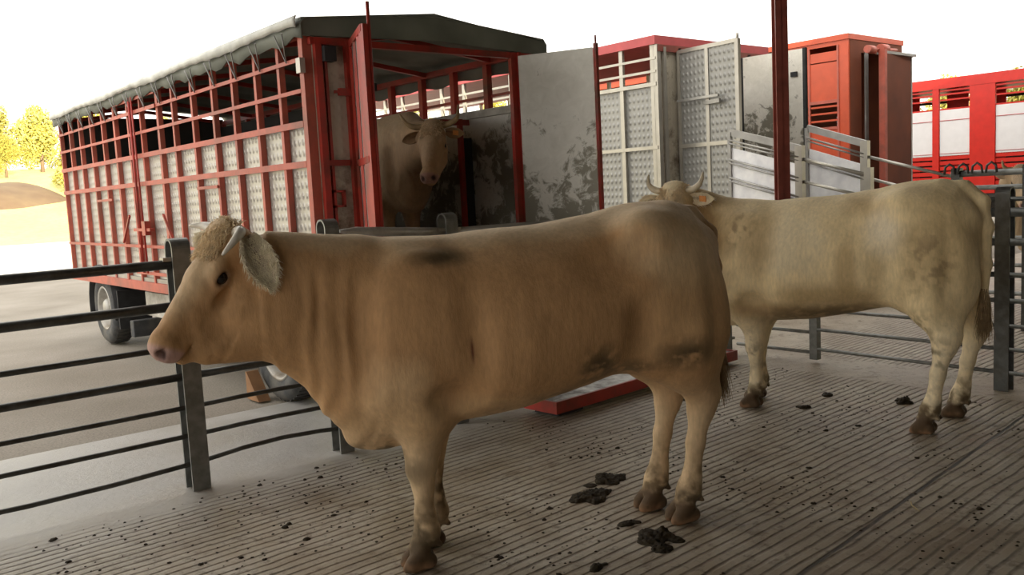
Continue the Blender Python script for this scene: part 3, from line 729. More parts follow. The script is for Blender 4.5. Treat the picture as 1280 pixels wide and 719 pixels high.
for yc in (10.4, 16.0):
    for xx, rz in ((c0 + 0.16, 0), (c1 - 0.16, math.pi)):
        w3 = w_.copy(); C.objects.link(w3); w3.parent = T3; w3.location = (xx - 17.2, yc - 12.0, 0.5); w3.scale = (1.19, 1.19, 1.19); w3.rotation_euler.z = rz
        for c_ in w_.children:
            c2 = c_.copy(); C.objects.link(c2); c2.parent = w3
# ribbed rear door standing open just behind the tail, hung from a rod
P = []
n = 90
for i in range(n + 1):
    x = 16.62 + 1.16 * i / n
    y = 8.66 + 0.10 * i / n + 0.010 * (1 if (i // 2) % 2 else -1)
    P.append([(x, y, 1.05), (x, y, 3.80)])
D4 = tb3(MB().grid(P, smooth=False), 'rear_door', M['brown_door']); sd4 = D4.modifiers.new('t', 'SOLIDIFY'); sd4.thickness = 0.05
MB().box((16.54, 8.60, 1.03), (16.63, 8.72, 3.88)).build('door_post', M['faded_red'], D4)
MB().box((16.62, 8.62, 3.80), (17.83, 8.80, 3.85)).box((17.78, 8.70, 1.05), (17.83, 8.80, 3.80)).build('door_edge', M['alu_dark'], D4)
MB().tube([(16.1, 8.72, 3.86), (17.3, 8.76, 3.92)], 0.03, 8).tube([(16.08, 8.70, 3.86), (16.35, 8.72, 3.86)], 0.075, 10).tube([(16.55, 8.70, 3.90), (16.8, 8.70, 3.90)], 0.085, 10).build('hinge_rod', M['faded_red'], D4)

# ------------------------------------------------------------------ bright red lorry with white panels (far right)
T4 = empty('livestock_lorry', (25.2, 9.0, 0))
tag(T4, 'bright red livestock lorry with white side panels at the far right', 'livestock lorry')
tb4 = lambda mb, name, mat, parent=None, bevel=0.0: tb(mb, name, mat, T4, bevel)
e0, e1, g0, g1 = 24.0, 26.5, 4.5, 14.5
tb4(MB().box((e0 - 0.04, g0, 3.66), (e1, g1, 3.92)), 'roof_rail', M['bright_red'])
for y, w in ((11.08, 0.17), (9.90, 0.62), (7.6, 0.17), (6.2, 0.17), (4.6, 0.2), (12.6, 0.17), (14.4, 0.2)):
    tb4(MB().box((e0 - 0.03, y - w / 2, 0.9), (e0 + 0.05, y + w / 2, 3.70)), 'pillar', M['bright_red'])
prev = None
for ya, yb in ((4.7, 6.1), (6.3, 7.5), (7.7, 9.58), (10.22, 10.98), (11.18, 12.5), (12.7, 14.3)):
    tb4(MB().box((e0, ya, 1.90), (e0 + 0.03, yb, 3.10)), 'side_panel', M['white'])
    tb4(MB().box((e0 - 0.012, ya, 2.82), (e0 - 0.001, yb, 2.835)).box((e0 - 0.012, ya, 1.96), (e0 - 0.001, yb, 1.97)), 'panel_seam', M['pink_red'])
    for z in (3.50, 3.36, 3.60):
        tb4(MB().box((e0, ya, z - 0.02), (e0 + 0.03, yb, z + 0.02)), 'vent_bar', M['bright_red'])
    for z in (1.86, 1.72, 1.58, 1.44, 1.30, 1.16):
        tb4(MB().box((e0, ya, z - 0.05), (e0 + 0.03, yb, z + 0.05)), 'vent_bar', M['bright_red'])
tb4(MB().box((e0, g0, 3.10), (e0 + 0.04, g1, 3.14)), 'side_rail', M['bright_red'])
for y in (6.5, 8.9, 10.6, 11.6, 13.0):
    tb4(MB().box((e1 - 0.04, y - 0.3, 0.9), (e1, y + 0.3, 3.66)), 'far_pillar', M['bright_red'])
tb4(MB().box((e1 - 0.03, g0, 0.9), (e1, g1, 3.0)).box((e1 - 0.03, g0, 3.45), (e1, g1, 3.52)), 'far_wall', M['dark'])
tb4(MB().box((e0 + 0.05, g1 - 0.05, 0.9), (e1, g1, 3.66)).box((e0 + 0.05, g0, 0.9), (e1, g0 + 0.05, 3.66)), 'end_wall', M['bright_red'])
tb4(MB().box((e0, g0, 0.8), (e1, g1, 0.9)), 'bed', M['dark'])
tb4(MB().box((e0 + 0.4, g0 + 0.2, 0.45), (e0 + 0.6, g1 - 0.2, 0.8)).box((e1 - 0.6, g0 + 0.2, 0.45), (e1 - 0.4, g1 - 0.2, 0.8)), 'chassis_rail', M['dark'])
for yc in (6.0, 12.6):
    for xx, rz in ((e0 + 0.16, 0), (e1 - 0.16, math.pi)):
        w3 = w_.copy(); C.objects.link(w3); w3.parent = T4; w3.location = (xx - 25.2, yc - 9.0, 0.47); w3.scale = (1.12, 1.12, 1.12); w3.rotation_euler.z = rz
        for c_ in w_.children:
            c2 = c_.copy(); C.objects.link(c2); c2.parent = w3

# ------------------------------------------------------------------ loading ramp: two sloping sides with bars
R5 = empty('loading_ramp', (10.6, 6.3, 0))
tag(R5, 'grey steel loading ramp with barred sides sloping down from the silver lorry', 'loading ramp')
tb5 = lambda mb, name, mat: tb(mb, name, mat, R5)
def ramp_side(x, y0, y1, zt0, zt1, zb0, zb1, bars, top_off):
    # sheet below the bars
    m = MB()
    m.add([(x, y0, zb0), (x, y1, zb1), (x, y1, zt1 - top_off), (x, y0, zt0 - top_off), (x + 0.02, y0, zb0), (x + 0.02, y1, zb1), (x + 0.02, y1, zt1 - top_off), (x + 0.02, y0, zt0 - top_off)],
          [(0, 1, 2, 3), (7, 6, 5, 4), (0, 4, 5, 1), (3, 2, 6, 7), (0, 3, 7, 4), (1, 5, 6, 2)])
    tb5(m, 'side_sheet', M['ramp'])
    tb5(MB().bar((x + 0.01, y0, zt0), (x + 0.01, y1, zt1), 0.05, 0.09), 'top_rail', M['alu_dark'])
    for dz in bars:
        tb5(MB().tube([(x - 0.03, y0, zt0 - dz), (x - 0.03, y1, zt1 - dz)], 0.014, 8).tube([(x - 0.03, y0, zt0 - dz - 0.045), (x - 0.03, y1, zt1 - dz - 0.045)], 0.012, 8), 'side_bar', M['alu_dark'])
    tb5(MB().box((x - 0.04, y1 - 0.05, 0.0), (x + 0.04, y1 + 0.05, zt1 + 0.04)), 'end_post', M['alu'])
    tb5(MB().bar((x, y0, zb0), (x, y0 + 0.0, zt0), 0.05, 0.05), 'end_bar', M['alu_dark'])
ramp_side(10.0, 7.36, 6.31, 2.19, 1.90, 1.0, 0.75, (0.10, 0.36, 0.60), 0.20)
ramp_side(11.2, 6.95, 6.10, 2.22, 1.94, 1.0, 0.75, (0.13, 0.42), 0.28)
# lower flight, open bars only
for x, ya, za, yb, zb_ in ((10.0, 6.31, 1.78, 5.40, 1.53), (10.0, 6.31, 1.50, 5.40, 1.27), (11.2, 6.10, 1.78, 4.9, 1.44), (11.2, 6.10, 1.50, 4.9, 1.16), (10.0, 6.31, 1.2, 5.40, 0.97), (11.2, 6.10, 1.2, 4.9, 0.88)):
    tb5(MB().tube([(x, ya, za), (x, yb, zb_)], 0.020, 8), 'lower_bar', M['alu'])
tb5(MB().box((9.96, 5.36, 0), (10.04, 5.44, 1.62)), 'end_post', M['alu'])
tb5(MB().box((11.16, 4.86, 0), (11.24, 4.94, 1.56)), 'end_post', M['alu'])
m = MB()
m.add([(10.02, 7.4, 0.86), (11.2, 7.4, 0.86), (11.2, 4.9, 0.1), (10.02, 4.9, 0.1), (10.02, 7.4, 0.80), (11.2, 7.4, 0.80), (11.2, 4.9, 0.0), (10.02, 4.9, 0.0)], [(0, 1, 2, 3), (7, 6, 5, 4), (0, 4, 5, 1), (1, 5, 6, 2), (2, 6, 7, 3), (3, 7, 4, 0)])
tb5(m, 'ramp_deck', M['alu_dark'])

# ------------------------------------------------------------------ pen fences
def strap_post(parent, x, y, ztop, along='x', w=0.105, gap=0.085, mat=None):
    """inverted-U flat-bar post straddling the rails; 'along' = direction of the fence"""
    t = 0.012
    prof = []
    r = gap / 2 + t / 2
    zc = ztop - r
    for s in (-1,):
        prof += [(-r, 0.0), (-r, zc)]
    for i in range(1, 12):
        a = math.pi - math.pi * i / 12
        prof.append((r * math.cos(a), zc + r * math.sin(a)))
    prof += [(r, zc), (r, 0.0)]
    m = MB()
    for i in range(len(prof) - 1):
        (a, za), (b, zb) = prof[i], prof[i + 1]
        if along == 'x':
            m.bar((x, y + a, za), (x, y + b, zb), w, t, up=(0, 1, 0) if abs(zb - za) > abs(b - a) * 1.5 else (0, 0, 1))
        else:
            m.bar((x + a, y, za), (x + b, y, zb), w, t, up=(1, 0, 0) if abs(zb - za) > abs(b - a) * 1.5 else (0, 0, 1))
    o = m.build('post', mat or M['galv'], parent)
    return o

F1 = empty('pen_fence', (0, 0, 0))
tag(F1, 'grey tubular steel fence with looped strap posts between the front cow and the trailer', 'fence')
YF = 4.865
for x, z in ((1.69, 1.385), (2.60, 1.435), (3.49, 1.425), (6.45, 1.40), (-1.2, 1.38)):
    o = strap_post(F1, x, YF, z, 'x', 0.095 if x != 1.69 else 0.10, 0.09)
    MB().box((x - 0.09, YF - 0.03, z - 0.115), (x + 0.09, YF + 0.03, z - 0.095)).build('rail_end', M['alu'], o)
railz = [(1.24, 0.026), (1.01, 0.026), (0.785, 0.016), (0.62, 0.021), (0.447, 0.0135), (0.288, 0.0135), (0.130, 0.0135)]
for z, r in railz:
    pts = []
    for i in range(13):
        x = -3.2 + (1.66 + 3.2) * i / 12
        dz = -0.02 * math.sin(math.pi * min(1, max(0, (x - 0.2) / 1.5))) if z < 0.2 else 0.0
        pts.append((x, YF, z + dz + (0.012 * (i / 12))))
    MB().tube(pts, r, 12).build('rail', M['galv_dark'], F1)
for z, r in railz[2:]:
    pts = []
    for i in range(21):
        x = 1.72 + (6.6 - 1.72) * i / 20
        bend = 0.0
        if z < 0.2: bend = 0.03 * math.sin((x - 1.7) * 3.4) * (1 if x < 3.2 else 0.3)
        elif z < 0.5: bend = 0.006 * math.sin((x - 1.7) * 4)
        pts.append((x, YF, z + 0.012 + bend))
    MB().tube(pts, r, 12).build('rail', M['galv_dark'], F1)
MB().tube([(2.68, YF, 1.362), (2.74, YF, 1.358), (2.80, YF, 1.352), (3.45, YF, 1.305)], [0.010, 0.018, 0.030, 0.030], 14).build('rail', M['rim'], F1)
MB().tube([(3.55, YF, 1.30), (6.42, YF, 1.29)], 0.030, 14).build('rail', M['alu'], F1)
MB().tube([(1.72, YF, 1.02), (6.42, YF, 1.03)], 0.026, 14).build('rail', M['galv_dark'], F1)

F2 = empty('pen_fence', (6.5, 2.55, 0))
tag(F2, 'grey steel post-and-rail fence at the right, behind the hindquarters of the second cow', 'fence')
o = strap_post(F2, -0.0, -0.02, 1.41, 'y', 0.095, 0.075, M['galv_dark'])
b_ = MB()
for i in range(15):
    b_.tube([(0.045, -0.04, 0.12 + 0.085 * i), (0.06, -0.04, 0.12 + 0.085 * i)], 0.009, 6)
    b_.tube([(0.045, 0.03, 0.12 + 0.085 * i), (0.06, 0.03, 0.12 + 0.085 * i)], 0.009, 6)
b_.build('bolt', M['alu'], o)
for z, r in ((0.125, 0.014), (0.29, 0.014), (0.455, 0.014), (0.63, 0.017), (0.81, 0.019), (1.035, 0.026), (1.24, 0.033), (1.33, 0.016)):
    MB().tube([(0, -0.02, z), (0.06, 1.45, z)], r, 10).build('rail', M['galv'], F2)
    MB().tube([(0, -0.03, z), (-0.03, -3.0, z)], r, 10).build('rail', M['galv'], F2)
G3 = empty('steel_gate', (6.6, 4.05, 0))
tag(G3, 'low barred steel gate behind the belly of the right-hand cow', 'gate')
MB().box((-0.03, -0.035, 0.03), (0.03, 0.035, 1.3)).build('stile', M['galv'], G3)
for z, r in ((0.085, 0.014), (0.255, 0.014), (0.42, 0.014), (0.62, 0.017), (0.81, 0.019), (1.03, 0.024), (1.25, 0.026)):
    MB().tube([(0, 0.03, z), (0.0, 0.78, z)], r, 10).build('rail', M['galv'], G3)

# feed passage fence further off, seen over the right-hand post
F4 = empty('passage_fence', (9.0, 0, 0))
tag(F4, 'far grey pipe fence crossing behind the right-hand fence post', 'fence')
for z, r in ((0.35, 0.02), (0.62, 0.02), (0.88, 0.02), (1.12, 0.022), (1.36, 0.025), (1.50, 0.032)):
    MB().tube([(0.0, 4.0, z), (0.0, -1.5, z)], r, 10).build('rail', M['galv'], F4)
for y in (3.95, 3.3, 2.2, 0.6, -1.2):
    MB().box((-0.04, y - 0.04, 0), (0.04, y + 0.04, 1.56)).build('post', M['galv_dark'], F4)
for k in range(4):
    mm_ = MB()
    y = 4.0 - 0.13 * k
    mm_.tube([(-0.05, y - 0.05, 1.50), (-0.05, y - 0.04, 1.57), (-0.05, y, 1.60), (-0.05, y + 0.04, 1.57), (-0.05, y + 0.05, 1.50)], 0.012, 8)
    mm_.build('latch_hoop', M['galv_dark'], F4)

# ------------------------------------------------------------------ red-edged cattle weighing platform
W6 = empty('weigh_platform', (5.02, 4.53, 0))
W6.rotation_euler.z = math.radians(4.0)
tag(W6, 'low red-edged steel platform with worn silver tread on the floor behind the front cow', 'platform')
MB().box((-1.05, -0.06, 0.085), (1.15, 0.22, 0.108)).build('tread_plate', plate('worn_tread_plate', (0.62, 0.61, 0.58), metal=0.2, rough=0.45, pitch=0.05, dirt=(0.05, 0.036, 0.022), dirt_amt=0.75), W6)
MB().box((-1.05, -0.08, 0.035), (1.15, -0.06, 0.118)).box((-1.07, -0.08, 0.035), (-1.05, 0.24, 0.118)).box((1.15, -0.08, 0.035), (1.17, 0.24, 0.118)).box((-1.05, 0.22, 0.035), (1.15, 0.24, 0.118)).build('edge_frame', M['red'], W6)
for xx in (-1.0, 0.85):
    MB().box((xx, -0.03, 0.0), (xx + 0.25, 0.2, 0.036)).build('foot_beam', M['black'], W6)

# ------------------------------------------------------------------ cattle
_rng = np.random.RandomState(5)
_lat = _rng.rand(32, 32, 32).astype(np.float32)
def vnoise(p, s=1.0):
    q = p * s + 50.0
    i = np.floor(q).astype(int); f = q - i; f = f * f * (3 - 2 * f)
    i = i & 31; j = (i + 1) & 31
    x0, y0, z0 = i[..., 0], i[..., 1], i[..., 2]; x1, y1, z1 = j[..., 0], j[..., 1], j[..., 2]
    fx, fy, fz = f[..., 0], f[..., 1], f[..., 2]
    a = _lat[x0, y0, z0] * (1 - fx) + _lat[x1, y0, z0] * fx
    b = _lat[x0, y1, z0] * (1 - fx) + _lat[x1, y1, z0] * fx
    c = _lat[x0, y0, z1] * (1 - fx) + _lat[x1, y0, z1] * fx
    d = _lat[x0, y1, z1] * (1 - fx) + _lat[x1, y1, z1] * fx
    return (a * (1 - fy) + b * fy) * (1 - fz) + (c * (1 - fy) + d * fy) * fz
def fbm(p, s, o=4):
    r = 0; a = 0.5; t = 0
    for k in range(o):
        r = r + a * vnoise(p, s * 2 ** k); t += a; a *= 0.5
    return r / t

class Field:
    def __init__(self, lo, hi, h):
        self.lo = np.array(lo, np.float32); self.h = h
        self.n = (np.ceil((np.array(hi) - self.lo) / h).astype(int) + 1)
        self.D = np.full(self.n, 1.0, np.float32)
        self.ax = [self.lo[k] + h * np.arange(self.n[k], dtype=np.float32) for k in range(3)]
    def sub(self, lo, hi):
        a = np.clip(np.floor((np.array(lo) - self.lo) / self.h).astype(int), 0, self.n)
        b = np.clip(np.ceil((np.array(hi) - self.lo) / self.h).astype(int) + 1, 0, self.n)
        if np.any(b <= a): return None, None
        sl = tuple(slice(a[k], b[k]) for k in range(3))
        X, Y, Z = np.meshgrid(self.ax[0][sl[0]], self.ax[1][sl[1]], self.ax[2][sl[2]], indexing='ij')
        return sl, np.stack([X, Y, Z], -1)
    def put(self, sl, d, k, cut=False):
        D = self.D[sl]
        if cut:
            hh = np.clip(0.5 - 0.5 * (D + d) / k, 0, 1)
            self.D[sl] = D * (1 - hh) - d * hh + k * hh * (1 - hh)
        else:
            hh = np.clip(0.5 + 0.5 * (D - d) / k, 0, 1)
            self.D[sl] = D * (1 - hh) + d * hh - k * hh * (1 - hh)
    def cone(self, a, b, ra, rb, k=0.04, cut=False):
        a = np.array(a, np.float32); b = np.array(b, np.float32)
        R = max(ra, rb) + k * 1.2 + 0.03
        sl, P = self.sub(np.minimum(a, b) - R, np.maximum(a, b) + R)
        if sl is None: return
        ab = b - a; L = float(ab @ ab) + 1e-9
        t = np.clip(((P - a) @ ab) / L, 0, 1)
        d = np.linalg.norm(P - a - t[..., None] * ab, axis=-1) - (ra + (rb - ra) * t)
        self.put(sl, d, k, cut)
    def chain(self, pts, k=0.04):
        for (p, r), (q, s) in zip(pts, pts[1:]):
            self.cone(p, q, r, s, k)
    def ell(self, c, r, F=None, k=0.04, cut=False):
        """ellipsoid; F: 3x3 rows = its axes (default aligned)"""
        c = np.array(c, np.float32); r = np.array(r, np.float32)
        R = float(r.max()) + k * 1.2 + 0.03
        sl, P = self.sub(c - R, c + R)
        if sl is None: return
        q = P - c
        if F is not None: q = q @ np.array(F, np.float32).T
        n1 = np.linalg.norm(q / r, axis=-1); n2 = np.linalg.norm(q / (r * r), axis=-1) + 1e-6
        self.put(sl, n1 * (n1 - 1) / n2, k, cut)
    def loft(self, st, k=0.05):
        """st rows: x, top, bottom, halfwidth, widest-height fraction shift"""
        st = np.array(st, float)
        xs = np.linspace(st[0, 0], st[-1, 0], 400)
        def sm(col):
            y = np.interp(xs, st[:, 0], st[:, col]); w = 13
            ker = np.hanning(w + 2)[1:-1]; ker /= ker.sum()
            return np.convolve(np.pad(y, w // 2, mode='edge'), ker, 'valid')
        T, B, W, S = sm(1), sm(2), sm(3), sm(4)
        sl, P = self.sub((st[0, 0] - 0.05, -W.max() - 0.1, B.min() - 0.1), (st[-1, 0] + 0.05, W.max() + 0.1, T.max() + 0.1))
        x, y, z = P[..., 0], P[..., 1], P[..., 2]
        t = np.interp(x, xs, T); b = np.interp(x, xs, B); w = np.interp(x, xs, W); s = np.interp(x, xs, S)
        c = (t + b) / 2; hh = (t - b) / 2
        zn = (z - c) / hh
        w = w * (1 + s * zn)
        n = 2.25
        r = (np.abs(y / w) ** n + np.abs(zn) ** n) ** (1 / n)
        d = (r - 1) * np.minimum(w, hh) * 0.92
        de = np.maximum(st[0, 0] - x, x - st[-1, 0])
        d = np.maximum(d, de)
        self.put(sl, d.astype(np.float32), k)
    def mesh(self):
        """naive surface nets"""
        D = self.D; s = D < 0
        n = D.shape
        cnt = np.zeros([m - 1 for m in n], np.int8)
        for dx in (0, 1):
            for dy in (0, 1):
                for dz in (0, 1):
                    cnt += s[dx:n[0] - 1 + dx, dy:n[1] - 1 + dy, dz:n[2] - 1 + dz]
        act = (cnt > 0) & (cnt < 8)
        idx = -np.ones(act.shape, np.int64)
        ii = np.argwhere(act)
        idx[act] = np.arange(len(ii))
        acc = np.zeros((len(ii), 3)); w = np.zeros(len(ii))
        cor = [(a, b, c) for a in (0, 1) for b in (0, 1) for c in (0, 1)]
        for a in cor:
            for ax in range(3):
                if a[ax]: continue
                b = list(a); b[ax] = 1
                da = D[ii[:, 0] + a[0], ii[:, 1] + a[1], ii[:, 2] + a[2]]
                db = D[ii[:, 0] + b[0], ii[:, 1] + b[1], ii[:, 2] + b[2]]
                m = (da < 0) != (db < 0)
                t = np.where(m, da / np.where(m, da - db, 1), 0)
                p = np.tile(np.array(a, float), (len(ii), 1)); p[:, ax] += t
                acc[m] += p[m]; w[m] += 1
        V = self.lo + (ii + acc / w[:, None]) * self.h
        faces = []
        for ax in range(3):
            u, v = (ax + 1) % 3, (ax + 2) % 3
            sa = [slice(None)] * 3; sb = [slice(None)] * 3
            sa[ax] = slice(0, n[ax] - 1); sb[ax] = slice(1, n[ax])
            A = s[tuple(sa)]; B = s[tuple(sb)]
            for flip, mask in ((False, A & ~B), (True, ~A & B)):
                e = np.argwhere(mask)
                e = e[(e[:, u] > 0) & (e[:, v] > 0) & (e[:, u] < n[u] - 1) & (e[:, v] < n[v] - 1)]
                q = []
                for du, dv in ((1, 1), (0, 1), (0, 0), (1, 0)):
                    c = e.copy(); c[:, u] -= du; c[:, v] -= dv
                    q.append(idx[c[:, 0], c[:, 1], c[:, 2]])
                q = np.stack(q, 1)
                faces.append(q[:, ::-1] if flip else q)
        return V, np.concatenate(faces)

def strands(rng, roots, dirs, length, rad, droop=0.3, curl=0.0, segs=4):
    m = MB()
    for p, d in zip(roots, dirs):
        L = length * rng.uniform(0.6, 1.2)
        p = Vector(p); d = Vector(d).normalized()
        pts = [p]; rr = [rad]
        side = Vector((rng.uniform(-1, 1), rng.uniform(-1, 1), rng.uniform(-1, 1))).normalized()
        ph = rng.uniform(0, 6)
        for k in range(1, segs + 1):
            d2 = (d + Vector((0, 0, -droop * k / segs)) + side * curl * math.sin(ph + k * 1.6)).normalized()
            p = p + d2 * L / segs
            pts.append(p); rr.append(rad * (1 - 0.85 * k / segs))
        m.tube(pts, rr, 4, caps=False)
    return m

def make_cow(name, label, loc, heading, spec, h=0.012, z0=0.0):
    hx, hy = heading; L = math.hypot(hx, hy); ang = math.atan2(hy, hx)
    root = empty(name, (loc[0], loc[1], z0), ang)
    tag(root, label, 'cow')
    F = Field((-1.25, -0.75, -0.03), (2.0, 0.75, 1.9), h)
    F.loft(spec['torso'], 0.05)
    G = spec.get('girth', 1.0)
    fl, fr_, hl, hr = spec['feet']          # near/left first: (x, y) of hoof centre
    # ---- quarters, shoulders
    for sgn, foot in ((1, hl), (-1, hr)):
        F.ell((-0.575, sgn * 0.160 * G, 1.03), (0.26, 0.140, 0.36), k=0.11)
        F.ell((-0.46, sgn * 0.205 * G, 1.345), (0.09, 0.065, 0.06), k=0.13)      # hook bone
        F.ell((-0.80, sgn * 0.10, 1.27), (0.05, 0.05, 0.06), k=0.09)             # pin bone
        F.ell((-0.70, sgn * 0.150, 0.90), (0.16, 0.105, 0.25), k=0.08)
        hk = spec.get('hock', (-0.80, 0.53))
        hxk = foot[0] + hk[0] + 0.62; 
        st = (-0.55, sgn * 0.20, 0.82)
        F.chain([((-0.66, sgn * 0.17, 0.92), 0.155), ((-0.62 * 0.45 + 0.55 * (foot[0] - 0.05), sgn * 0.155 * 0.5 + foot[1] * 0.5, 0.74), 0.115), ((foot[0] - 0.115, foot[1], 0.58), 0.062), ((foot[0] - 0.105, foot[1], 0.50), 0.055)], 0.06)
        F.cone((foot[0] - 0.16, foot[1], 0.585), (foot[0] - 0.15, foot[1], 0.53), 0.030, 0.028, 0.04)  # point of hock
        F.cone((-0.775, sgn * 0.13, 0.86), (foot[0] - 0.155, foot[1], 0.60), 0.075, 0.028, 0.06)         # hamstring
        F.chain([((foot[0] - 0.105, foot[1], 0.50), 0.053), ((foot[0] - 0.075, foot[1], 0.36), 0.040), ((foot[0] - 0.05, foot[1], 0.20), 0.041), ((foot[0] - 0.035, foot[1], 0.145), 0.052), ((foot[0] + 0.0, foot[1], 0.08), 0.044)], 0.03)
    for sgn, foot in ((1, fl), (-1, fr_)):
        F.ell((0.58, sgn * 0.150 * G, 1.04), (0.17, 0.085, 0.27), np.array([[1, 0, 0.25], [0, 1, 0], [-0.25, 0, 1]]), k=0.13)
        F.ell((0.60, sgn * 0.155, 0.85), (0.18, 0.10, 0.17), k=0.10)
        kx = foot[0] - 0.035
        F.chain([((0.56, sgn * 0.155, 0.84), 0.135), ((0.5 * (0.53 + kx), 0.5 * (sgn * 0.15 + foot[1]), 0.66), 0.118), ((kx - 0.005, foot[1], 0.50), 0.064), ((kx + 0.005, foot[1], 0.42), 0.060)], 0.05)
        F.cone((0.42, sgn * 0.15, 0.80), (kx - 0.05, foot[1], 0.56), 0.07, 0.035, 0.06)
        F.chain([((kx + 0.005, foot[1], 0.42), 0.058), ((kx, foot[1], 0.35), 0.042), ((kx, foot[1], 0.22), 0.040), ((kx - 0.005, foot[1], 0.15), 0.051), ((foot[0] + 0.0, foot[1], 0.08), 0.045)], 0.03)
    for foot in (fl, fr_, hl, hr):
        x, y = foot
        for s in (-1, 1):
            F.cone((x - 0.01, y + s * 0.030, 0.075), (x + 0.035, y + s * 0.036, 0.03), 0.036, 0.034, 0.012)
            F.cone((x - 0.035, y + s * 0.030, 0.035), (x + 0.055, y + s * 0.030, 0.014), 0.034, 0.022, 0.012)
            F.cone((x - 0.065, y + s * 0.024, 0.115), (x - 0.085, y + s * 0.026, 0.095), 0.015, 0.012, 0.012)   # dew claws
        F.ell((x + 0.075, y, 0.03), (0.055, 0.006, 0.07), k=0.008, cut=True)
    for sgn in (1, -1):
        F.ell((-0.27, sgn * 0.335 * G, 1.27), (0.13, 0.07, 0.10), k=0.10, cut=True)      # hollow flank
        F.ell((0.36, sgn * 0.36, 1.08), (0.045, 0.06, 0.30), k=0.09, cut=True)           # behind the shoulder
        F.ell((0.80, sgn * 0.235, 1.08), (0.045, 0.06, 0.26), k=0.08, cut=True)          # in front of the shoulder
        F.ell((-0.38, sgn * 0.36, 0.90), (0.05, 0.08, 0.16), k=0.09, cut=True)           # crease ahead of the thigh
        F.ell((0.44, sgn * 0.30, 0.74), (0.10, 0.07, 0.06), k=0.07, cut=True)            # behind the elbow
        F.ell((-0.74, sgn * 0.345, 1.05), (0.035, 0.06, 0.22), k=0.08, cut=True)         # thigh seam
    # ---- tail
    if 'tail' in spec:
        F.chain([(p, r) for p, r in spec['tail']], 0.035)
    # ---- neck
    for prim in spec['neck']:
        F.cone(*prim)
    for prim in spec.get('extra', []):
        F.ell(*prim[:2], k=prim[2] if len(prim) > 2 else 0.06)
    # ---- head
    P0 = np.array(spec['poll']); yaw = math.radians(spec['yaw']); pit = math.radians(spec['pitch']); rol = math.radians(spec.get('roll', 0))
    cy_, sy_, cp, sp_ = math.cos(yaw), math.sin(yaw), math.cos(pit), math.sin(pit)
    u = np.array([cp * cy_, cp * sy_, -sp_]); w = np.array([sp_ * cy_, sp_ * sy_, cp]); v = np.array([-sy_, cy_, 0.0])
    v, w = v * math.cos(rol) + w * math.sin(rol), w * math.cos(rol) - v * math.sin(rol)
    S = spec.get('hs', 1.0)
    Hd = lambda a, b, c: P0 + (u * a + v * b + w * c) * S
    A = np.stack([u, v, w])
    E_ = lambda c, r, k=0.03, cut=False, rot=None: F.ell(Hd(*c), np.array(r) * S, A if rot is None else rot @ A, k * S, cut)
    Cn = lambda a, b, ra, rb, k=0.03, cut=False: F.cone(Hd(*a), Hd(*b), ra * S, rb * S, k * S, cut)
    E_((0.045, 0, -0.095), (0.095, 0.092, 0.10), 0.04)
    E_((0.005, 0, -0.03), (0.055, 0.075, 0.05), 0.03)
    E_((0.14, 0, -0.085), (0.15, 0.098, 0.082), 0.04)
    Cn((0.14, 0, -0.17), (0.20, 0, -0.17), 0.085, 0.08, 0.05)
    for s in (-1, 1):
        E_((0.155, s * 0.045, -0.165), (0.115, 0.052, 0.095), 0.035)
        Cn((0.21, s * 0.066, -0.105), (0.335, s * 0.040, -0.098), 0.026, 0.018, 0.03)
        Cn((0.24, s * 0.045, -0.19), (0.40, s * 0.025, -0.15), 0.045, 0.032, 0.04)
    Cn((0.20, 0, -0.070), (0.44, 0, -0.062), 0.066, 0.050, 0.05)
    Cn((0.22, 0, -0.165), (0.45, 0, -0.135), 0.072, 0.042, 0.05)
    E_((0.475, 0, -0.075), (0.055, 0.060, 0.060), 0.03)
    for s in (-1, 1):
        E_((0.482, s * 0.032, -0.078), (0.044, 0.034, 0.048), 0.02)
        E_((0.455, s * 0.036, -0.112), (0.050, 0.028, 0.026), 0.02)
    E_((0.455, 0, -0.152), (0.050, 0.040, 0.026), 0.02)
    for s in (-1, 1):
        E_((0.150, s * 0.080, -0.050), (0.050, 0.030, 0.026), 0.025)             # brow
        E_((0.172, s * 0.086, -0.078), (0.048, 0.028, 0.034), 0.015)             # lids
        E_((0.174, s * 0.108, -0.079), (0.029, 0.022, 0.016), 0.005, True)     # opening
        E_((0.520, s * 0.042, -0.058), (0.028, 0.019, 0.019), 0.010, True)       # nostril
        E_((0.502, s * 0.058, -0.054), (0.018, 0.013, 0.010), 0.010, True)
        E_((0.235, s * 0.092, -0.125), (0.045, 0.012, 0.02), 0.02, True)         # hollow under the eye
    E_((0.475, 0, -0.131), (0.050, 0.09, 0.0025), 0.008, True)                   # mouth line
    # ---- clip soles flat
    sl, Pp = F.sub(F.lo, F.lo + np.array([4, 4, 0.12]))
    F.D[sl] = np.maximum(F.D[sl], -Pp[..., 2] + 0.0)
    V, Q = F.mesh()
    # ---- skin wrinkles and muscle relief along the normals
    nrm = np.zeros_like(V)
    fn = np.cross(V[Q[:, 2]] - V[Q[:, 0]], V[Q[:, 3]] - V[Q[:, 1]])
    for k in range(4): np.add.at(nrm, Q[:, k], fn)
    nrm /= (np.linalg.norm(nrm, axis=1, keepdims=True) + 1e-9)
    dist_u = (V - P0) @ u / S
    inhead = ((V - P0) @ v) ** 2 + ((V - P0 - w * -0.09 * S) @ w) ** 2 < (0.19 * S) ** 2
    head = np.clip((dist_u + 0.02) / 0.05, 0, 1) * inhead
    body = (1 - head) * np.clip((V[:, 2] - 0.45) / 0.2, 0, 1)
    disp = body * ((fbm(V, 4.0, 2) - 0.5) * 0.020 + (fbm(V, 11.0, 2) - 0.5) * 0.006)
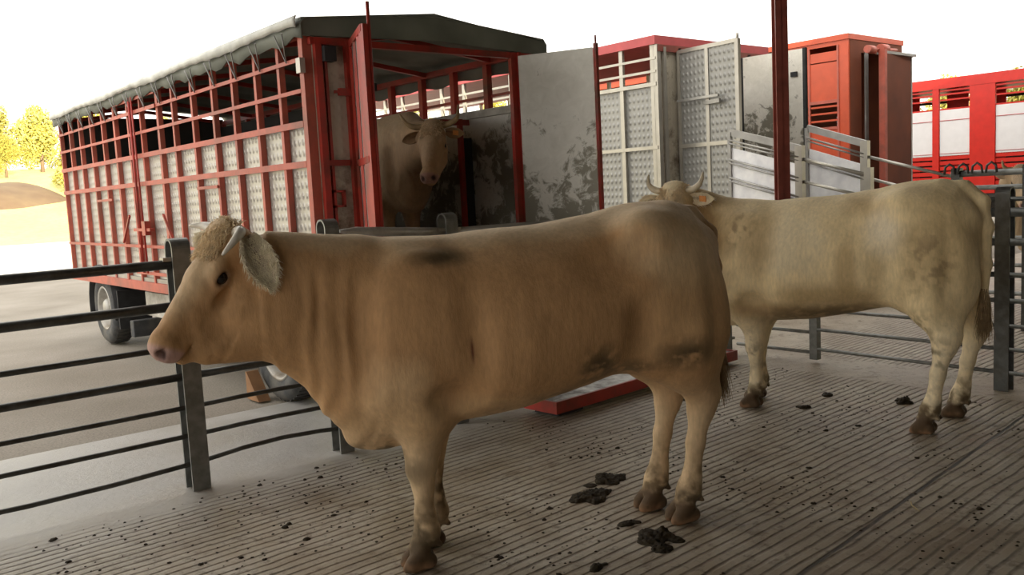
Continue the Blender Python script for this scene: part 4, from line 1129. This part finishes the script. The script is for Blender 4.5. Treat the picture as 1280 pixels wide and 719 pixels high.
    # ribs
    ribs = np.clip(1 - ((V[:, 0] - 0.08) / 0.36) ** 2, 0, 1) * np.clip(1 - ((V[:, 2] - 1.05) / 0.26) ** 2, 0, 1)
    disp += ribs * 0.0005 * np.sin((V[:, 0] + 0.25 * (V[:, 2] - 1)) * 85) * spec.get('ribs', 1.0)
    # neck folds
    nf = np.clip(1 - ((V[:, 0] - 0.92) / 0.22) ** 2, 0, 1) * np.clip((1.36 - V[:, 2]) / 0.15, 0, 1) * (1 - head) * np.clip((V[:, 2] - 0.5) / 0.1, 0, 1)
    wob = (fbm(V * np.array([1, 1, 0.35]), 5.0, 2) - 0.5)
    disp += nf * 0.0035 * np.clip((fbm(V, 3.0, 2) - 0.40) / 0.15, 0, 1) * np.sin((V[:, 0] + 0.12 * V[:, 2] + wob * 0.22) * 80) * spec.get('folds', 1.0)
    # facial veins / folds
    disp += head * (fbm(V, 15.0, 3) - 0.5) * 0.012 * np.clip((0.46 - dist_u) / 0.05, 0, 1)
    V = V + nrm * disp[:, None]
    V[:, 2] = np.maximum(V[:, 2], 0.0)
    # ---- coat colours (pigment, dirt, and highlights painted on top, haunch and hip)
    base = np.array(spec.get('coat', (0.50, 0.36, 0.22)))
    n1 = fbm(V, 2.2, 3)[:, None]; n2 = fbm(V, 14.0, 4)[:, None]
    col = base * (0.88 + 0.26 * n1) * (0.92 + 0.16 * n2)
    pale = np.array(spec.get('pale', (0.64, 0.52, 0.38)))
    low = np.clip((0.72 - V[:, 2]) / 0.25, 0, 1)[:, None]
    col = col * (1 - low * 0.75) + pale * (0.9 + 0.2 * n2) * low * 0.75
    topc = np.clip((nrm[:, 2] - 0.45) / 0.4, 0, 1)[:, None] * np.clip((V[:, 2:3] - 1.2) / 0.1, 0, 1) * 0.35  # upward-facing hide painted paler, as if lit from above
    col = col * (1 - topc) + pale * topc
    def paint(mask, c, n_lo=0.45, n_hi=0.6, sc=16.0, full=False):
        nonlocal col
        m_ = mask[:, None] if mask.ndim == 1 else mask
        if not full:
            nn_ = fbm(V, sc, 4)[:, None]
            m_ = m_ * np.clip((nn_ - n_lo) / (n_hi - n_lo), 0, 1)
        col = col * (1 - m_) + np.array(c) * m_
    for c, r, cc, st_ in spec.get('patches', []):  # coat markings, some of them painted highlights
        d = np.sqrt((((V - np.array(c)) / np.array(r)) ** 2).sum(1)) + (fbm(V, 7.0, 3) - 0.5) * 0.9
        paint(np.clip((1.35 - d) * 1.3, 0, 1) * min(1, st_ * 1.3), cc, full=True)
    # dirt on lower legs and hooves
    hoof = np.clip((0.115 - V[:, 2]) / 0.03, 0, 1)
    paint(np.clip((0.40 - V[:, 2]) / 0.25, 0, 1), (0.20, 0.135, 0.07), 0.42, 0.66, 24.0)
    paint(np.clip((0.22 - V[:, 2]) / 0.10, 0, 1), (0.11, 0.075, 0.04), 0.40, 0.60, 20.0)
    paint(hoof, (0.085, 0.050, 0.024), full=True)
    paint(hoof * np.clip((0.05 - V[:, 2]) / 0.03, 0, 1), (0.26, 0.14, 0.07), 0.4, 0.6)
    for c, r, cc, dens in spec.get('stains', []):
        d = np.sqrt((((V - np.array(c)) / np.array(r)) ** 2).sum(1))
        paint(np.clip(1.35 - d, 0, 1) * 0.9, cc, 0.60 - 0.3 * dens, 0.72 - 0.22 * dens, 26.0)
    # head pigment
    lu, lv, lw = dist_u, (V - P0) @ v / S, (V - P0) @ w / S
    mz = np.clip((lu - 0.462 - 0.30 * (lw + 0.085)) / 0.02, 0, 1) * inhead * np.clip((lw + 0.135) / 0.02, 0, 1)
    paint(mz, spec.get('muzzle', (0.52, 0.32, 0.27)), full=True)
    ns_ = np.exp(-(((lu - 0.512) / 0.02) ** 2 + ((np.abs(lv) - 0.042) / 0.016) ** 2 + ((lw + 0.060) / 0.018) ** 2)) * inhead
    paint(np.clip(ns_ * 2.2, 0, 1), (0.06, 0.025, 0.02), full=True)
    ring = np.exp(-(((lu - 0.174) / 0.034) ** 2 + ((lw + 0.079) / 0.024) ** 2)) * (np.abs(lv) > 0.06) * inhead
    paint(np.clip(ring * 1.2, 0, 1) * 0.9, (0.20, 0.10, 0.06), full=True)
    face = np.clip((0.42 - lu) / 0.1, 0, 1) * np.clip((lw + 0.07) / 0.05, 0, 1) * inhead * (lu > -0.05) * 0.6
    paint(face, pale, full=True)
    me = bpy.data.meshes.new('body')
    me.from_pydata([tuple(p) for p in V], [], [tuple(int(a) for a in q) for q in Q])
    me.polygons.foreach_set('use_smooth', [True] * len(me.polygons))
    ca = me.color_attributes.new('coat', 'FLOAT_COLOR', 'POINT')
    cc = np.ones((len(V), 4), np.float32); cc[:, :3] = np.clip(col, 0.0, 1)
    ca.data.foreach_set('color', cc.ravel())
    me.materials.append(M['coat'])
    bo = bpy.data.objects.new('body', me); C.objects.link(bo); bo.parent = root
    # ---- eyes
    for s in (-1, 1):
        m = MB(); c = Hd(0.174, s * 0.0825, -0.079)
        ax = v * s
        m.lathe(c, ax, [(0.0275 * S * math.sin(t), 0.0275 * S * math.cos(t)) for t in np.linspace(0.01, math.pi - 0.01, 12)], 18)
        m.build('eye', M['eye'], root)
    # ---- horns
    for s in (1, -1):
        hp = spec['horns'][0 if s == 1 else 1]
        pts = [Hd(a, b, c) for a, b, c in hp]
        # smooth the control polygon
        sm_ = []
        for i in range(13):
            t = i / 12 * (len(pts) - 1); k = min(int(t), len(pts) - 2); f_ = t - k
            pm = pts[max(k - 1, 0)]; p1 = pts[k]; p2 = pts[k + 1]; p3 = pts[min(k + 2, len(pts) - 1)]
            sm_.append(0.5 * ((2 * p1) + (p2 - pm) * f_ + (2 * pm - 5 * p1 + 4 * p2 - p3) * f_ ** 2 + (3 * p1 - pm - 3 * p2 + p3) * f_ ** 3))
        R0 = spec.get('hornr', 0.026) * S
        rr = [R0 * (1 - 0.10 * i / 12 - 0.72 * (i / 12) ** 2.2) for i in range(13)]
        MB().tube(sm_, rr, 14).build('horn', M[spec.get('hornmat', 'horn')], root)
    # ---- ears
    rng = random.Random(7)
    for s in (1, -1):
        base_, tip, opn, wd = spec['ears'][0 if s == 1 else 1]
        b0_ = Vector(Hd(*base_)); t0 = Vector(Hd(*tip)); op = Vector(u * opn[0] + v * opn[1] + w * opn[2]).normalized()
        d = t0 - b0_; Ln = d.length; d.normalize()
        op = (op - d * op.dot(d)).normalized(); sd_ = d.cross(op).normalized()
        NI, NJ = 22, 15
        out = []; inn = []
        for i in range(NI):
            t = i / (NI - 1)
            wdt = wd * (0.34 + 0.66 * math.sin(math.pi * min(1, (t * 0.94 + 0.06)) ** 0.85)) * (1 if t < 0.72 else math.sqrt(max(0.0, 1 - ((t - 0.72) / 0.285) ** 2)))
            ro_, ri_ = [], []
            for j in range(NJ):
                a = (j / (NJ - 1) * 2 - 1)
                th = a * (1.9 - 0.95 * t)
                cur = max(wdt, 0.002)
                rad_ = cur / max(0.9, (1.9 - 0.95 * t)) * 1.15
                pt = b0_ + d * (Ln * t) + sd_ * (rad_ * math.sin(th) * 1.0) + op * (-rad_ * math.cos(th) * 0.55 + rad_ * 0.62) 
                nr = (sd_ * math.sin(th) - op * math.cos(th))
                thick = 0.006 * (1 - 0.5 * t)
                ro_.append(pt + nr * thick); ri_.append(pt - nr * thick * 0.3)
            out.append(ro_); inn.append(ri_)
        m = MB(); m.grid(out, flip=False); m.grid(inn, flip=True)
        # rim
        for row in range(NI - 1):
            for jj in (0, NJ - 1):
                m.add([out[row][jj], out[row + 1][jj], inn[row + 1][jj], inn[row][jj]], [(0, 1, 2, 3)], True)
        for jj in range(NJ - 1):
            m.add([out[-1][jj], out[-1][jj + 1], inn[-1][jj + 1], inn[-1][jj]], [(0, 1, 2, 3)], True)
        eo = m.build('ear', M['coat'], root)
        vv = np.array([tuple(p) for p in m.v]); ncol = np.tile(np.array(spec.get('earcol', pale)), (len(vv), 1))
        nin = NI * NJ
        tt = np.tile(np.repeat(np.linspace(0, 1, NI), NJ), 2); jj_ = np.tile(np.tile(np.linspace(-1, 1, NJ), NI), 2)
        dark = np.exp(-(jj_ / 0.16) ** 2) * np.clip((0.75 - tt) / 0.3, 0, 1)
        inner = np.zeros(len(vv)); inner[nin:2 * nin] = 1
        dk = np.zeros(len(vv)); dk[:2 * nin] = dark; dk *= inner
        ncol = ncol * (1 - dk[:, None] * 0.8) + np.array((0.16, 0.08, 0.05)) * dk[:, None] * 0.8
        ca = eo.data.color_attributes.new('coat', 'FLOAT_COLOR', 'POINT')
        cc = np.ones((len(vv), 4), np.float32); cc[:, :3] = ncol; ca.data.foreach_set('color', cc.ravel())
        if spec.get('earhair', 0):
            rts, drs = [], []
            for _ in range(spec['earhair']):
                i = rng.randrange(1, NI); j = rng.choice([0, NJ - 1] + list(range(NJ)))
                p = out[i][j] if j in (0, NJ - 1) or i > NI - 4 else inn[i][j]
                edge = sd_ * (1 if j > NJ / 2 else -1)
                rts.append(p); drs.append(d * rng.uniform(0.4, 0.9) + edge * rng.uniform(-0.5, 0.5) + op * rng.uniform(0.0, 0.5))
            strands(rng, rts, drs, 0.030, 0.0014, 0.35, 0.2, 3).build('ear_fringe', M['hair_pale'], eo)
        if spec.get('tags') and s in spec['tags']:
            cpt = b0_.lerp(t0, 0.55) + op * 0.012
            MB().bar(cpt - d * 0.022, cpt + d * 0.026, 0.04, 0.004, up=op).build('ear_tag', M['tagm'], eo)
    # ---- curly poll
    if spec.get('pollhair', 0):
        rts, drs = [], []
        for _ in range(spec['pollhair']):
            a = rng.uniform(-0.045, 0.13); b = rng.uniform(-0.08, 0.08)
            z_ = -0.03 + 0.050 * math.sqrt(max(0, 1 - (b / 0.085) ** 2 - (max(0, 0.01 - a) / 0.068) ** 2)) * (1 - 0.25 * max(0, a - 0.02) / 0.1)
            rts.append(Hd(a, b, z_ - 0.008))
            drs.append(w * (0.28 + min(0, a) * 5) + u * (rng.uniform(0.1, 1.0) + min(0, a) * 14) + v * (b * 5 + rng.uniform(-0.5, 0.5)))
        strands(rng, rts, drs, 0.034, 0.0019, 0.9, 0.8, 5).build('poll_hair', M[spec.get('pollmat', 'hair')], root)
    # ---- tail tuft
    if 'tail' in spec:
        (tp, _), = [spec['tail'][-1]]
        rts, drs = [], []
        for _ in range(420):
            rts.append((tp[0] + rng.uniform(-0.018, 0.018), tp[1] + rng.uniform(-0.018, 0.018), tp[2] + rng.uniform(-0.02, 0.10)))
            drs.append((rng.uniform(-0.22, 0.22), rng.uniform(-0.22, 0.22), -1))
        strands(rng, rts, drs, 0.20, 0.0030, 0.3, 0.10, 4).build('tail_tuft', M['hair_brown'], root)
    return root

TORSO1 = [(-0.855, 1.22, 1.00, 0.05, 0.0), (-0.83, 1.32, 0.90, 0.12, -0.1), (-0.79, 1.39, 0.83, 0.18, -0.12), (-0.74, 1.45, 0.79, 0.23, -0.16),
          (-0.64, 1.482, 0.76, 0.265, -0.18), (-0.47, 1.478, 0.74, 0.285, -0.12), (-0.28, 1.432, 0.705, 0.305, -0.16), (-0.05, 1.408, 0.65, 0.335, -0.20),
          (0.15, 1.400, 0.615, 0.345, -0.22), (0.37, 1.380, 0.595, 0.315, -0.22), (0.55, 1.385, 0.575, 0.265, -0.18), (0.70, 1.39, 0.54, 0.225, -0.12),
          (0.82, 1.395, 0.56, 0.175, -0.10), (0.92, 1.40, 0.67, 0.145, -0.06), (1.00, 1.405, 0.78, 0.125, 0.0), (1.10, 1.41, 0.88, 0.10, 0.0)]
mud = (0.085, 0.058, 0.028)
HORN_DN = [[(0.00, 0.07, -0.045), (0.0, 0.12, -0.035), (0.04, 0.155, -0.02), (0.115, 0.155, -0.01)],
           [(0.00, -0.07, -0.045), (-0.005, -0.13, -0.030), (-0.005, -0.18, -0.015), (0.015, -0.225, 0.01)]]
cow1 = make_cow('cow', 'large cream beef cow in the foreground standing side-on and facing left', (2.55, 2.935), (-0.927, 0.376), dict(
    torso=TORSO1, feet=((0.60, 0.11), (0.51, -0.11), (-0.64, 0.11), (-0.58, -0.10)),
    neck=[((0.80, 0, 1.22), (1.12, 0.0, 1.30), 0.15, 0.115, 0.08), ((0.80, 0, 0.95), (1.14, 0.01, 1.10), 0.15, 0.115, 0.08), ((0.70, 0, 0.70), (0.86, 0, 0.74), 0.10, 0.06, 0.08), ((1.37, 0.06, 1.0), (1.10, 0.0, 1.04), 0.060, 0.115, 0.07), ((1.22, 0.03, 1.16), (1.05, 0.0, 1.14), 0.10, 0.13, 0.08)],
    extra=[((0.70, 0.0, 0.575), (0.15, 0.055, 0.07), 0.06)],
    tail=[((-0.78, 0, 1.40), 0.045), ((-0.875, 0, 1.31), 0.034), ((-0.905, 0, 1.15), 0.026), ((-0.915, 0.02, 0.95), 0.020), ((-0.90, 0.03, 0.72), 0.016)],
    poll=(1.29, 0.0, 1.475), yaw=22, pitch=52.5, roll=-3, hs=1.055, horns=HORN_DN, hornmat='horn_white', hornr=0.023,
    ears=(((-0.005, 0.115, -0.070), (0.125, 0.225, -0.205), (0.30, 0.9, 0.15), 0.070), ((0.005, -0.09, -0.06), (0.06, -0.265, -0.09), (0.8, -0.3, 0.4), 0.06)),
    earhair=1500, pollhair=1300, earcol=(0.72, 0.60, 0.44),
    coat=(0.48, 0.275, 0.125), pale=(0.66, 0.50, 0.31),
    patches=[((-0.62, 0.2, 1.28), (0.26, 0.3, 0.20), (0.66, 0.50, 0.30), 0.55), ((-0.60, 0.2, 1.0), (0.22, 0.3, 0.2), (0.55, 0.35, 0.17), 0.5), ((0.0, 0, 1.42), (1.0, 0.25, 0.09), (0.66, 0.51, 0.33), 0.6), ((0.66, 0.2, 0.70), (0.15, 0.2, 0.2), (0.62, 0.43, 0.24), 0.5), ((0.3, 0.3, 0.65), (0.5, 0.3, 0.08), (0.56, 0.36, 0.18), 0.5)],  # pale back and haunch: partly pigment, partly painted highlight
    stains=[((0.46, 0.16, 1.30), (0.12, 0.2, 0.035), mud, 1.4), ((-0.60, 0.26, 0.82), (0.14, 0.15, 0.075), mud, 1.1), ((-0.18, 0.3, 0.80), (0.10, 0.15, 0.10), mud, 0.8),
            ((-0.35, 0.3, 0.76), (0.12, 0.15, 0.05), mud, 0.5), ((0.60, 0.11, 0.43), (0.06, 0.09, 0.06), mud, 1.6), ((0.60, 0.11, 0.16), (0.07, 0.1, 0.10), mud, 0.9), ((0.45, -0.11, 0.25), (0.07, 0.1, 0.14), mud, 0.9),
            ((0.37, 0.3, 0.93), (0.008, 0.1, 0.05), (0.10, 0.015, 0.01), 1.6), ((-0.02, 0.0, 0.66), (0.35, 0.3, 0.07), mud, 0.35), ((0.72, 0.05, 0.50), (0.16, 0.1, 0.05), mud, 0.6)]),
    h=0.0085)
HORN_UP = [[(0.00, 0.07, -0.045), (-0.005, 0.13, -0.04), (-0.03, 0.175, -0.01), (-0.09, 0.185, 0.02)],
           [(0.00, -0.07, -0.045), (-0.005, -0.13, -0.04), (-0.03, -0.175, -0.01), (-0.09, -0.185, 0.02)]]
TORSO2 = [list(r) for r in TORSO1 if r[0] < 0.86]
for r in TORSO2:
    r[1] += 0.02 if r[0] < 0.4 else 0.03
TORSO2 += [[0.90, 1.36, 0.72, 0.12, -0.05], [0.97, 1.28, 0.85, 0.07, 0]]
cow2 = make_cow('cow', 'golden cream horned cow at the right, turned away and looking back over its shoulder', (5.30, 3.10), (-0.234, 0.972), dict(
    torso=TORSO2, feet=((0.53, 0.13), (0.60, -0.12), (-0.60, 0.30), (-0.68, -0.16)),
    neck=[((0.72, 0, 1.20), (0.95, 0.06, 1.36), 0.17, 0.13, 0.08), ((0.72, 0, 0.98), (0.98, 0.06, 1.22), 0.17, 0.12, 0.08), ((0.95, 0.06, 1.36), (1.00, 0.18, 1.44), 0.13, 0.11, 0.08), ((0.98, 0.06, 1.22), (1.00, 0.22, 1.32), 0.12, 0.11, 0.08), ((0.70, 0, 0.72), (0.84, 0.0, 0.80), 0.10, 0.07, 0.08)],
    tail=[((-0.76, 0, 1.43), 0.05), ((-0.855, 0, 1.35), 0.038), ((-0.885, 0, 1.20), 0.030), ((-0.885, 0.02, 0.98), 0.024), ((-0.875, 0.03, 0.74), 0.022)],
    poll=(1.01, 0.27, 1.535), yaw=92, pitch=44, hs=1.10, horns=HORN_UP, hornmat='horn', hornr=0.024,
    ears=(((0.02, 0.095, -0.09), (0.03, 0.25, -0.10), (0.8, 0.1, 0.4), 0.055), ((0.02, -0.095, -0.09), (0.03, -0.25, -0.10), (0.8, -0.1, 0.4), 0.055)),
    earhair=150, pollhair=700, tags=(1,),
    coat=(0.80, 0.63, 0.36), pale=(0.86, 0.73, 0.50), ribs=0.8,
    patches=[((0.85, 0.1, 1.15), (0.24, 0.4, 0.35), (0.42, 0.27, 0.12), 0.8), ((-0.16, 0.3, 0.98), (0.06, 0.2, 0.20), (0.56, 0.40, 0.20), 0.6), ((0.0, 0.3, 0.80), (0.30, 0.2, 0.08), (0.50, 0.35, 0.17), 0.6), ((-0.38, 0.2, 1.18), (0.13, 0.2, 0.16), (0.82, 0.70, 0.50), 0.7), ((0.2, 0.2, 1.12), (0.22, 0.3, 0.22), (0.78, 0.66, 0.44), 0.6), ((-0.22, 0.3, 1.38), (0.14, 0.2, 0.08), (0.45, 0.31, 0.16), 0.6), ((-0.66, 0.2, 1.1), (0.2, 0.3, 0.35), (0.55, 0.40, 0.20), 0.6), ((0.42, 0.2, 1.15), (0.12, 0.2, 0.25), (0.55, 0.40, 0.21), 0.6), ((0.1, 0.2, 0.68), (0.5, 0.3, 0.08), (0.38, 0.25, 0.12), 0.7)],  # coat tones; the pale hip patch is a painted highlight
    stains=[((-0.62, 0.25, 1.0), (0.14, 0.12, 0.22), (0.25, 0.17, 0.09), 0.4), ((0.0, 0.15, 0.66), (0.4, 0.25, 0.09), (0.17, 0.12, 0.06), 0.8), ((-0.68, 0.30, 0.50), (0.09, 0.09, 0.13), mud, 0.6),
            ((-0.62, 0.28, 0.66), (0.12, 0.09, 0.1), (0.20, 0.14, 0.07), 0.6), ((0.53, 0.15, 0.42), (0.08, 0.1, 0.14), (0.18, 0.12, 0.07), 0.5), ((0.55, 0.2, 1.20), (0.12, 0.12, 0.15), (0.30, 0.20, 0.11), 0.4)]),
    h=0.0105)
cow3 = make_cow('cow', 'grey-tan horned cow standing inside the open trailer looking out', (4.36, 7.38), (0.05, -1.0), dict(
    torso=TORSO2, feet=((0.60, 0.12), (0.55, -0.12), (-0.64, 0.12), (-0.60, -0.12)),
    neck=[((0.72, 0, 1.18), (1.20, -0.15, 1.20), 0.17, 0.10, 0.08), ((0.72, 0, 0.98), (1.20, -0.15, 1.08), 0.17, 0.10, 0.08)],
    poll=(1.34, -0.20, 1.28), yaw=-48, pitch=50, roll=3, hs=1.06,
    horns=[[(0.00, 0.07, -0.045), (-0.01, 0.14, -0.04), (-0.04, 0.20, -0.01), (-0.12, 0.21, 0.04)], [(0.00, -0.07, -0.045), (0.0, -0.14, -0.035), (-0.02, -0.20, -0.01), (-0.08, -0.25, 0.05)]],
    hornmat='horn_dark', ears=(((0.02, 0.095, -0.09), (0.05, 0.24, -0.10), (0.8, 0.1, 0.4), 0.055), ((0.02, -0.095, -0.09), (0.07, -0.25, -0.11), (0.8, -0.1, 0.4), 0.055)),
    pollhair=500, tags=(1,), coat=(0.50, 0.32, 0.18), pale=(0.60, 0.43, 0.27), earcol=(0.34, 0.22, 0.12), muzzle=(0.48, 0.28, 0.23),
    patches=[((0.0, 0, 1.1), (0.9, 0.5, 0.6), (0.52, 0.41, 0.28), 0.6), ((1.0, 0.1, 0.95), (0.35, 0.4, 0.3), (0.32, 0.20, 0.11), 0.6)]),
    h=0.011, z0=0.862)
cow4 = make_cow('cow', 'cream horned cow behind the far rails, cut off by the right edge', (11.78, 3.62), (-0.766, 0.64), dict(
    torso=TORSO2, feet=((0.60, 0.12), (0.55, -0.12), (-0.64, 0.12), (-0.60, -0.12)),
    neck=[((0.72, 0, 1.20), (0.95, 0.04, 1.36), 0.17, 0.13, 0.08), ((0.72, 0, 0.98), (0.97, 0.05, 1.22), 0.17, 0.12, 0.08), ((0.95, 0.04, 1.36), (0.99, 0.12, 1.42), 0.13, 0.11, 0.08)],
    poll=(0.97, 0.22, 1.54), yaw=72, pitch=50, horns=HORN_UP, hornmat='horn_dark', pollhair=150,
    ears=(((0.02, 0.095, -0.09), (0.03, 0.25, -0.10), (0.8, 0.1, 0.4), 0.055), ((0.02, -0.095, -0.09), (0.03, -0.25, -0.10), (0.8, -0.1, 0.4), 0.055)),
    coat=(0.50, 0.36, 0.22), pale=(0.62, 0.48, 0.33)), h=0.014)

# ------------------------------------------------------------------ dung, straw
def dung_pat(loc, r, seed, label, squash=0.25, lumps=9, stretch=(1.0, 0.6)):
    rg = random.Random(seed)
    F = Field((-r * 1.7, -r * 1.7, -0.01), (r * 1.7, r * 1.7, r * 0.8 + 0.05), max(0.005, r / 22))
    for _ in range(lumps):
        a = rg.uniform(0, 6.28); q = r * rg.uniform(0, 0.95)
        rr = r * rg.uniform(0.2, 0.42)
        F.ell((q * math.cos(a) * stretch[0], q * math.sin(a) * stretch[1], 0.0), (rr, rr * rg.uniform(0.6, 1), rr * rg.uniform(0.5, 1.0) * squash * 3.0), k=0.015)
    V, Q = F.mesh()
    n = fbm(V, 45, 3)
    n2_ = fbm(V, 90, 2)
    V = V * (1 + (n[:, None] - 0.5) * np.array([0.14, 0.14, 1.0]) + (n2_[:, None] - 0.5) * np.array([0.08, 0.08, 0.9]))
    V[:, 2] = np.maximum(V[:, 2], 0.0)
    me = bpy.data.meshes.new('dung_pat'); me.from_pydata([tuple(p) for p in V], [], [tuple(int(a) for a in q) for q in Q])
    me.polygons.foreach_set('use_smooth', [True] * len(me.polygons)); me.materials.append(M['dung'])
    o = bpy.data.objects.new('dung_pat', me); C.objects.link(o); o.location = (loc[0], loc[1], 0.0)
    return tag(o, label, 'dung', 'dung pats on the grooved floor')
dung_pat((3.03, 3.13), 0.13, 1, 'dark trodden dung pat left of the front cow hind hooves, lower lobe', 0.11, 20)
dung_pat((3.26, 3.25), 0.12, 2, 'dark trodden dung pat left of the front cow hind hooves, upper lobe', 0.10, 18)
dung_pat((2.82, 2.53), 0.115, 3, 'round wet dung pat just below the front cow hind hooves', 0.15, 18, (1.0, 0.9))
dung_pat((2.90, 2.74), 0.055, 4, 'small dung clod between the two larger pats near the hind hooves', 0.2, 7)
dung_pat((2.46, 2.52), 0.055, 5, 'small broken dung lump at the bottom edge below the cow belly', 0.2, 8)
dung_pat((5.24, 3.31), 0.065, 6, 'dark dung lump on the floor between the legs of the right-hand cow', 0.2, 8)
dung_pat((5.64, 3.36), 0.075, 7, 'flat dung pat furthest back beneath the right-hand cow', 0.12, 9)
dung_pat((5.78, 2.88), 0.085, 8, 'tall wet dung pat beside the hind hoof of the right-hand cow', 0.3, 12)

KEEP = [(1.95, 3.06, 0.24), (2.12, 3.22, 0.24), (3.10, 2.59, 0.25), (3.12, 2.80, 0.25), (5.05, 3.58, 0.25), (5.28, 3.65, 0.25), (5.17, 2.45, 0.3), (5.62, 2.47, 0.3),
        (3.03, 3.13, 0.17), (3.24, 3.22, 0.17), (2.82, 2.55, 0.17), (2.92, 2.72, 0.09), (2.46, 2.52, 0.11), (5.24, 3.31, 0.12), (5.64, 3.36, 0.13), (5.78, 2.88, 0.15), (3.94, 1.92, 0.08)]
def crumbs():
    rg = random.Random(11)
    m = MB()
    for _ in range(2600):
        t = rg.random()
        x = rg.uniform(0.8, 6.3); y = rg.uniform(1.4, 4.7)
        if fbm(np.array([[x, y, 0.0]]), 1.6, 2)[0] < 0.50: continue
        if any(math.hypot(x - a, y - b) < q for a, b, q in KEEP): continue
        if y > 4.33 and 3.85 < x: continue
        s = rg.uniform(0.003, 0.009) * (2.2 if rg.random() < 0.10 else 1)
        vs = []
        n = 6
        for k in range(n):
            a = 6.283 * k / n; q = s * rg.uniform(0.7, 1.3)
            vs.append((x + q * math.cos(a), y + q * math.sin(a), 0.0))
        for k in range(n):
            a = 6.283 * k / n; q = s * rg.uniform(0.4, 0.8)
            vs.append((x + q * math.cos(a), y + q * math.sin(a), s * rg.uniform(0.3, 0.6)))
        m.add(vs, [(k, (k + 1) % n, n + (k + 1) % n, n + k) for k in range(n)] + [tuple(range(n, 2 * n))], True)
    o = m.build('dung_crumbs', M['dung'])
    tag(o, 'scattered crumbs of dried dung trodden over the grooved floor', 'dung', kind='stuff')
crumbs()
tag(MB().tube([(3.985, 1.955, 0.006), (3.93, 1.925, 0.012), (3.89, 1.87, 0.008)], [0.0025, 0.003, 0.002], 6).build('straw', M['straw']), 'single pale straw stalk lying beside the floor joint at lower right', 'straw')

# ------------------------------------------------------------------ trees
def tree_meshes(seed, h=7.0, n=5200, leaf=0.16):
    rg = random.Random(seed)
    tr = MB()
    tr.tube([(0, 0, -0.5), (0.05, 0.02, h * 0.25), (0.0, 0.1, h * 0.55)], [0.22, 0.16, 0.09], 8)
    blobs = []
    for k in range(17):
        a = rg.uniform(0, 6.28); q = rg.uniform(0.2, 1) * h * 0.36
        z = h * rg.uniform(0.16, 0.88); r = h * rg.uniform(0.12, 0.21) * (1.2 - 0.5 * z / h)
        blobs.append((q * math.cos(a) * (1.2 - z / h), q * math.sin(a) * (1.2 - z / h), z, r))
        tr.tube([(0, 0.05, h * 0.3), (blobs[-1][0] * 0.7, blobs[-1][1] * 0.7, z)], [0.07, 0.02], 5)
    lf = MB()
    for _ in range(n):
        bx, by, bz, r = rg.choice(blobs)
        d = Vector((rg.gauss(0, 1), rg.gauss(0, 1), rg.gauss(0, 1))).normalized() * r * rg.uniform(0.55, 1.12)
        c = Vector((bx, by, bz)) + d
        a = Vector((rg.gauss(0, 1), rg.gauss(0, 1), rg.gauss(0, 1))).normalized(); b = a.orthogonal().normalized()
        s = leaf * rg.uniform(0.6, 1.3)
        lf.add([c - a * s, c + b * s * 0.5, c + a * s, c - b * s * 0.5], [(0, 1, 2, 3)])
    return tr, lf
protos = []
for sd in (1, 2, 3):
    tr, lf = tree_meshes(sd)
    protos.append((tr, lf))
tree_cache = {}
def tree(x, y, k, sc, label, group=None):
    z = terrain(x, y) - 0.1
    r = empty('tree', (x, y, z), (x * 7.3 + y) % 6.28)
    r.scale = (sc, sc, sc)
    tag(r, label, 'tree', group)
    if k not in tree_cache:
        t_ = protos[k][0].build('trunk', M['bark'], r); l_ = protos[k][1].build('crown', M['leaf'], r)
        tree_cache[k] = (t_, l_)
    else:
        for o in tree_cache[k]:
            c = o.copy(); C.objects.link(c); c.parent = r
    return r
lab = 'sunlit yellow-green tree on the grassy rise beyond the far end of the trailer'
for th, d, sc in ((8.9, 126, 1.0), (10.6, 91, 0.6), (12.4, 128, 1.0), (13.9, 84, 0.5)):
    tree(d * math.sin(math.radians(th)), d * math.cos(math.radians(th)), 1, sc, lab, 'sunlit trees on the far rise')
for i, (px, d, sc) in enumerate([(-60, 96, 0.95), (-28, 112, 0.9), (2, 94, 0.8), (28, 110, 1.1), (52, 96, 0.95), (78, 114, 1.0)]):
    a = math.radians(0) + math.atan2(0.0, 1)
    # direction from the camera position, measured as a compass angle off +Y
    th = {-60: 4.4, -28: 6.6, 2: 8.5, 28: 10.3, 52: 12.4, 78: 14.2}[px]
    tree(d * math.sin(math.radians(th)), d * math.cos(math.radians(th)), i % 3, sc, lab, 'sunlit trees on the far rise')
lab2 = 'yellow-green tree far behind the lorries, glimpsed through their slats and over the roofs'
for i, (th, d, sc) in enumerate([(15, 80, 1.0), (19, 84, 0.9), (24, 82, 1.0), (29, 80, 1.05), (34, 82, 0.95), (39, 78, 1.0), (43, 60, 1.15), (47, 76, 0.95), (52, 74, 1.0), (57, 72, 0.95), (62, 74, 1.0), (66, 70, 1.0), (70, 58, 1.05), (73, 50, 1.0)]):
    tree(d * math.sin(math.radians(th)), d * math.cos(math.radians(th)), i % 3, sc, lab2, 'trees behind the lorries')
